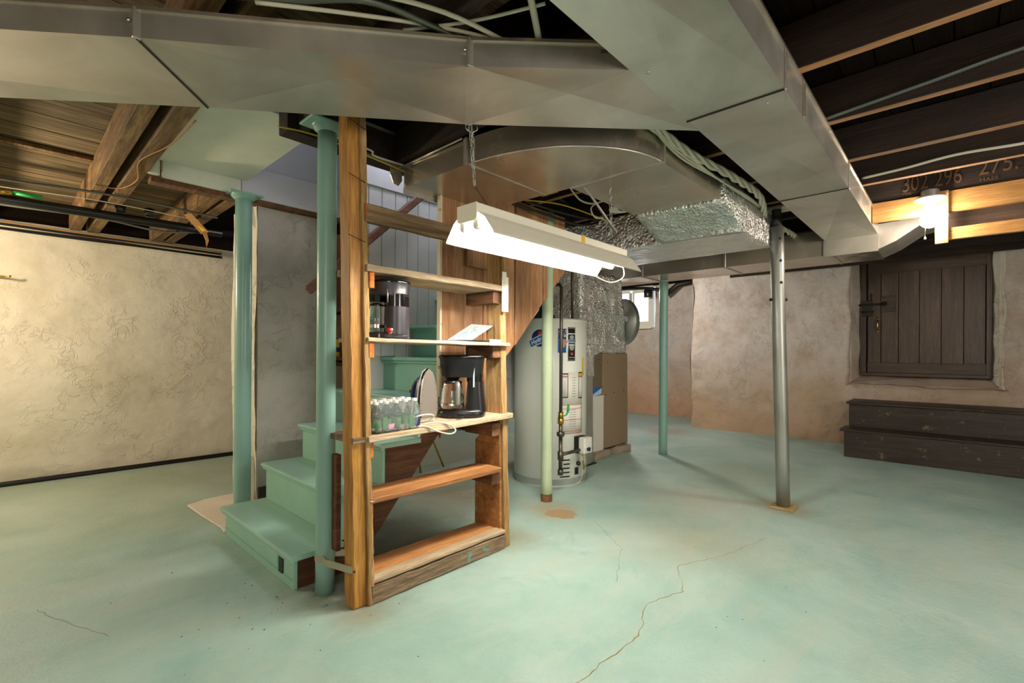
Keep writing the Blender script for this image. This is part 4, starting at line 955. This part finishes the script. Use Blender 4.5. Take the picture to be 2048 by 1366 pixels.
# black steps
bs_=thing('wooden_steps','dark painted two step wooden stoop below the plank door','steps',(6.79,.98,0))
MB().box(6.79,6.82,-1.6,.965,0,.30).build('riser','step_wood',bs_,bevel=.003); MB().beam((6.945,-1.65,.313),(6.945,1.005,.313),.35,.026,n=12,jit=.0015).build('tread','step_wood',bs_,bevel=.005)
MB().box(7.10,7.13,-1.6,.96,.325,.60).build('riser','step_wood',bs_,bevel=.003); MB().beam((7.37,-1.65,.613),(7.37,.985,.613),.60,.026,n=12,jit=.0015).build('tread','step_wood',bs_,bevel=.005)
MB().box(6.82,7.66,.935,.96,0,.30).build('side_board','step_wood',bs_); MB().box(7.13,7.66,.93,.955,.30,.60).build('side_board','step_wood',bs_)
# ---------------------------------------------------------------- window
wn=bpy.data.objects.new('window_1',None); wn.location=(8.78,4.8,2.1); COL.objects.link(wn); wn['kind']='structure'; wn['label']='small white framed cellar window'; ORG['window_1']=Vector((8.78,4.8,2.1))
def frame(mb,y0,y1,z0,z1,w,x0,x1):
    mb.box(x0,x1,y0,y1,z0,z0+w); mb.box(x0,x1,y0,y1,z1-w,z1); mb.box(x0,x1,y0,y0+w,z0+w,z1-w); mb.box(x0,x1,y1-w,y1,z0+w,z1-w); return mb
frame(MB(),4.38,5.34,1.73,2.56,.075,8.74,8.90).build('window_frame','enamel',wn,bevel=.004)
frame(MB(),4.44,4.85,1.80,2.48,.05,8.77,8.83).build('sash','enamel',wn,bevel=.004); frame(MB(),4.90,5.28,1.80,2.48,.04,8.79,8.84).build('sash','enamel',wn,bevel=.004)
MB().box(8.72,8.76,4.40,5.34,1.70,1.76).build('window_sill','enamel',wn,bevel=.004); MB().box(8.755,8.775,4.855,4.875,1.86,2.44).build('sash_stay','iron_dark',wn)
MB().box(8.80,8.804,4.49,4.80,1.85,2.43).build('pane','glass',wn); MB().box(8.81,8.814,4.94,5.24,1.84,2.44).build('pane','glass',wn)
lt=MB()
for k in range(9): lt.box(9.20,9.215,4.35+.10*k,4.362+.10*k,1.5,2.7)
for k in range(11): lt.box(9.19,9.20,4.2,5.5,1.5+.11*k,1.512+.11*k)
lt.build('wire_grille','enamel',wn)
struct(MB().box(8.9,8.95,3.0,6.4,-.1,1.7).build('wall_window_outer','ash_dark')); struct(MB().box(8.9,8.95,3.0,4.3,1.7,2.7).build('wall_window_outer_side','ash_dark')); struct(MB().box(8.9,8.95,5.4,6.4,1.7,2.7).build('wall_window_outer_far','ash_dark'))
# dark meter by the window
mt=thing('gas_meter_can','small black canister on pipes beside the cellar window','canister',(8.45,4.35,2.35))
MB().lathe((8.45,4.33,2.28),[(.07,0),(.08,.01),(.08,.14),(.05,.16)],20).build('canister_body','black_pipe',mt); MB().tube(smooth_path([(8.5,5.1,2.50),(8.45,4.6,2.48),(8.45,4.25,2.44),(8.5,3.95,2.36)]),.03,8).build('supply_pipe','black_pipe',mt); MB().tube([(8.55,4.05,2.3),(8.6,3.8,2.5),(8.65,3.3,2.56)],.05,8).build('elbow_pipe','iron_dark',mt)
# ---------------------------------------------------------------- things on the left
def pipe(name,label,pts,r,mat,cat='pipe',n=10,sm=6): return tag(MB().tube(smooth_path(pts,sm),r,n).build(name,mat),label,cat)
bp=thing('drain_pipe','long black pipe under the left ceiling joists','pipe',(0,4.9,2.25))
MB().tube([(-3,5.3,2.262),(-.02,4.90,2.262),(1.30,4.72,2.238)],.035,16).build('pipe_body','black_pipe',bp)
for x_,y_ in((.62,4.82),(.80,4.79)): MB().tube([(x_,y_,2.29),(x_,y_+.01,2.35)],[.03,.036],10).build('pipe_hanger','black_pipe',bp)
vv=thing('ball_valve','brass ball valve with green handle at the left edge','valve',(-.02,4.85,2.3))
MB().tube([(-.10,4.84,2.295),(.03,4.82,2.295)],.018,10).build('valve_body','brass',vv); MB().tube([(.03,4.82,2.302),(.18,4.80,2.298)],[.014,.015],8).build('lever','green_handle',vv)
def armoured(name,label,pts,r,sm=14,mat='bx_grey'):
    P=smooth_path(pts,sm); # ridged metal jacket
    out=[];rr=[]
    tot=sum((P[i+1]-P[i]).length for i in range(len(P)-1)); n=int(tot/.006)
    # resample
    acc=0;i=0;seg=(P[1]-P[0]).length
    for k in range(n):
        d=tot*k/n
        while d>acc+seg and i<len(P)-2: acc+=seg;i+=1;seg=(P[i+1]-P[i]).length
        out.append(P[i].lerp(P[i+1],(d-acc)/max(seg,1e-6))); rr.append(r*(1.0 if k%2 else .82))
    return tag(MB().tube(out,rr,7).build(name,mat),label,'cable')
armoured('armoured_cable','armoured cable strung under the joists above the black pipe',[(-.6,4.7,2.33),(.0,4.62,2.335),(.55,4.50,2.335),(1.2,4.45,2.30)],.010)
armoured('armoured_cable','armoured cable sagging below the black pipe at left',[(-.6,5.2,2.28),(.0,5.12,2.27),(.5,4.95,2.25),(.9,4.85,2.20),(1.25,4.7,2.24)],.010)
armoured('armoured_cable','armoured cable along the second joist right of the duct',[(2.755,.50,2.36),(2.755,.1,2.395),(2.755,-.25,2.425),(2.755,-.8,2.42)],.012)
armoured('armoured_cable','thick armoured cable curving over the slanted duct at top',[(.40,1.78,2.345),(.62,1.60,2.345),(.80,1.40,2.34),(1.02,1.32,2.325),(1.12,1.30,2.31)],.013)
armoured('armoured_cable','armoured cable beside the wide duct at top centre',[(1.24,.88,2.40),(1.36,.90,2.36),(1.50,.93,2.32)],.010)
armoured('armoured_cable','armoured cable along the header beam by the teal pole',[(1.15,2.44,2.36),(1.5,2.47,2.33),(2.0,2.47,2.33),(2.4,2.47,2.32)],.012)
pipe('white_cable','white cable along the fourth joist right of the duct',[(3.94,.47,2.39),(3.94,.25,2.40),(3.94,0,2.42),(3.94,-.30,2.405),(3.94,-.6,2.41)],.009,'white_cable','cable')
pipe('white_cable','upper white cable sweeping over the slanted duct',[(.55,1.60,2.34),(.75,1.40,2.345),(1.0,1.25,2.335),(1.26,1.16,2.30)],.008,'white_cable','cable')
pipe('white_cable','lower white cable sweeping over the slanted duct',[(.55,1.66,2.33),(.80,1.46,2.325),(1.05,1.30,2.33),(1.28,1.13,2.30)],.007,'white_cable','cable')
pipe('white_cable','white cable crossing the dark joist at top centre',[(.95,1.42,2.33),(1.10,1.22,2.345),(1.22,1.00,2.36)],.006,'white_cable','cable')
pipe('white_cable','thick pale cable dropping behind the duct at top centre',[(1.12,1.0,2.40),(1.17,1.02,2.36),(1.26,1.07,2.33),(1.32,1.10,2.28)],.012,'white_cable','cable')
def twist(name,label,pts,r,k=3):
    P=smooth_path(pts,14); t=thing(name,label,'cable',tuple(P[0]))
    for j in range(k):
        Q=[p+Vector((0,r*math.cos(i*.55+j*2*math.pi/k),r*math.sin(i*.55+j*2*math.pi/k))) for i,p in enumerate(P)]
        MB().tube(Q,r*.9,6).build('strand','white_cable',t)
    return t
twist('twisted_cable','thick twisted white cable between duct and foil',[(2.15,1.10,2.33),(2.55,1.07,2.30),(3.07,1.01,2.295),(3.58,1.0,2.295),(4.1,1.11,2.27)],.013)
twist('twisted_cable','looped end of twisted cable behind the grey post top',[(4.25,1.12,2.28),(4.8,1.09,2.29),(5.0,1.10,2.28),(5.0,1.22,2.275),(4.7,1.26,2.28)],.013,3)
for k in range(3): pipe('white_cable',['thin white cable nearest the elbow duct in the bundle','thin white cable in the middle of the bundle','thin white cable next to the twisted cable'][k],[(2.15,1.105+.012*k,2.33),(2.5,1.10-.012*k,2.27+.008*k),(3.0,1.07,2.275),(3.45,1.065-.01*k,2.28),(3.9,1.07,2.30)],.006,'white_cable','cable')
pipe('yellow_cable','thin yellow cable along the header beam past the teal pole',[(.90,2.40,2.29),(1.1,2.39,2.305),(1.5,2.43,2.30),(1.75,2.47,2.30)],.004,'yellow_cable','cable')
pipe('white_cable','white cable on the header beam right of the shelf post',[(1.2,2.44,2.355),(1.42,2.44,2.35),(1.46,2.45,2.33),(1.8,2.46,2.345)],.006,'white_cable','cable')
pipe('yellow_cable','thin yellow cable stapled under the ceiling behind the lamp',[(2.5,2.30,2.30),(2.75,2.1,2.28),(3.15,2.0,2.24),(3.2,1.98,2.22)],.005,'yellow_cable','cable')
pipe('yellow_cable','short yellow cable below the elbow duct behind the lamp',[(2.40,2.45,2.30),(2.5,2.42,2.27)],.005,'yellow_cable','cable')
pipe('white_cable','sagging white cable in the gap inside the elbow',[(2.46,1.84,2.33),(2.55,1.85,2.27),(2.68,1.86,2.235),(2.82,1.83,2.25),(2.90,1.74,2.32)],.006,'white_cable','cable')
pipe('white_cable','curled white cable hanging by the far lamp chain',[(3.05,1.85,2.33),(2.95,1.90,2.30),(2.92,1.95,2.26),(3.02,1.98,2.22),(3.1,1.96,2.23)],.005,'white_cable','cable')
pipe('grey_cable','dark grey cable below the joists behind the lamp, upper',[(2.5,2.35,2.34),(2.8,2.25,2.29),(3.2,2.15,2.28),(3.4,2.1,2.32)],.010,'iron_dark','cable')
pipe('grey_cable','dark grey cable below the joists behind the lamp, lower',[(2.5,2.42,2.32),(2.8,2.32,2.27),(3.2,2.25,2.25),(3.4,2.2,2.30)],.010,'iron_dark','cable')
tag(MB().box(2.45,2.62,2.02,2.16,2.315,2.335).build('junction_cover','paper_kraft',bevel=.003),'flat yellowish box cover in the gap behind the lamp','box')
jc=thing('round_box_cover','round white ceiling box cover near the foil duct','cover',(3.25,1.90,2.3)); MB().lathe((3.25,1.90,2.31),[(.085,0),(.09,.006),(.09,.012)],24).build('cover_plate','porcelain',jc); MB().box(3.22,3.28,1.896,1.904,2.307,2.311).build('slot','dark_rubber',jc)
# bundle of wires along the left wall top
for k,(c_,dz,r) in enumerate((('white_cable',0,.006),('black_pipe',.018,.010),('iron_dark',-.016,.009),('paper_kraft',.03,.006),('black_pipe',-.03,.008))):
    pts=[(x_,6.02-.012*k,2.275+dz-.008*abs(math.sin(x_*2.1+k))) for x_ in [-1.5+.35*i for i in range(10)]]
    pipe('wall_cable',['pale cable in the bundle on top of the left wall','black cable in the bundle on top of the left wall','grey cable hanging lowest but one on the left wall top','tan cable highest in the bundle on the left wall','black cable hanging lowest on the left wall top'][k],pts,r,c_,'cable')
bpx=pipe('floor_pipe','dark pipe lying along the foot of the left wall',[(-3.4,6.08,.022),(-1,6.09,.022),(.5,6.10,.022),(2.2,6.10,.022),(5,6.10,.022)],.022,'black_pipe')
pipe('thin_wire','thin pale wire strung below the joists over the black pipe',[(-.6,4.9,2.325),(0,4.80,2.325),(.5,4.7,2.325),(1.1,4.6,2.285)],.003,'white_cable','wire')
pipe('thin_wire','tan wire wandering along the old double joist',[(.64,2.75,2.34),(.62,3.2,2.343),(.55,3.6,2.343),(.60,4.0,2.343),(.55,4.3,2.343),(.42,4.35,2.343)],.004,'paper_kraft','wire')
# torn kraft paper tag
tp=thing('torn_paper','torn orange and yellow paper scrap hanging by the short joist','paper',(1.1,4.55,2.25))
MB().hexa([(.98,4.55,2.30),(1.02,4.50,2.31),(1.13,4.45,2.17),(1.09,4.50,2.155),(.985,4.56,2.303),(1.025,4.51,2.313),(1.135,4.46,2.173),(1.095,4.51,2.158)]).build('scrap','paper_kraft',tp); MB().hexa([(1.0,4.54,2.30),(1.015,4.53,2.303),(1.11,4.47,2.18),(1.095,4.485,2.175),(1.0,4.535,2.302),(1.015,4.525,2.305),(1.11,4.465,2.182),(1.095,4.48,2.177)]).build('printed_edge','yellow',tp)
MB().add([(1.09,4.48,2.17),(1.12,4.46,2.17),(1.13,4.44,2.10),(1.115,4.45,2.04),(1.11,4.46,2.10)],[(0,1,2,4),(4,2,3)]).build('loose_strip','paper_kraft',tp); tp.children[-1].modifiers.new('s','SOLIDIFY').thickness=.002
MB().tube(smooth_path([(1.05,4.52,2.24),(1.08,4.5,2.33),(1.12,4.5,2.36)]),.003,5).build('tie_wire','black_pipe',tp)
hk=thing('wall_hook','small brass hook on the left wall at the photo edge','hook',(.0,6.1,1.83)); MB().tube(smooth_path([(-.06,6.13,1.84),(-.03,6.05,1.84),(.02,6.02,1.835),(.03,6.02,1.85)]),.008,6).build('hook_body','brass',hk)
# ---------------------------------------------------------------- behind the stairs
tag(MB().box(5.55,5.9,5.6,6.1,0,1.9).build('metal_cabinet','grey_panel',bevel=.006),'grey violet cabinet standing behind the brown partition','cabinet')
cb=thing('wooden_case','grey wooden case on a black base behind the shelf unit','case',(4.95,5.6,0)); MB().hexa([(4.884,5.50,.04),(5.35,5.50,.04),(5.35,6.05,.04),(5.0,6.05,.04),(4.884,5.50,.30),(5.35,5.50,.30),(5.35,6.05,.30),(5.0,6.05,.30)]).build('case_body','box_wood',cb,bevel=.004); MB().box(4.87,5.36,5.49,6.06,.01,.04).build('case_base','dark_rubber',cb)
tp2=thing('brass_stand','thin brass legs of a stand behind the stair stringer','stand',(3.0,3.9,0))
MB().tube([(3.157,3.929,.0),(2.95,3.98,.50)],.011,8).build('leg','brass',tp2); MB().tube([(2.834,3.889,0),(2.80,3.95,.5)],.011,8).build('leg','brass',tp2); MB().tube([(2.95,3.98,.50),(2.80,3.95,.5)],.011,8).build('cross_bar','brass',tp2)
# ---------------------------------------------------------------- floor litter
cr=MB()
for k in range(220):
    x_=random.gauss(1.3,.35);y_=random.gauss(2.3,.2)
    if k>120: x_=random.uniform(.3,6);y_=random.uniform(.2,5)
    s_=random.uniform(.0012,.0038); a=random.uniform(0,3)
    cr.beam((x_,y_,s_*.3),(x_+s_*math.cos(a)*2,y_+s_*math.sin(a)*2,s_*.3),s_,s_*.5)
lt_=cr.build('debris','ash_dark'); lt_['kind']='stuff'; tag(lt_,'scattered crumbs of dirt and chips on the teal floor','debris')
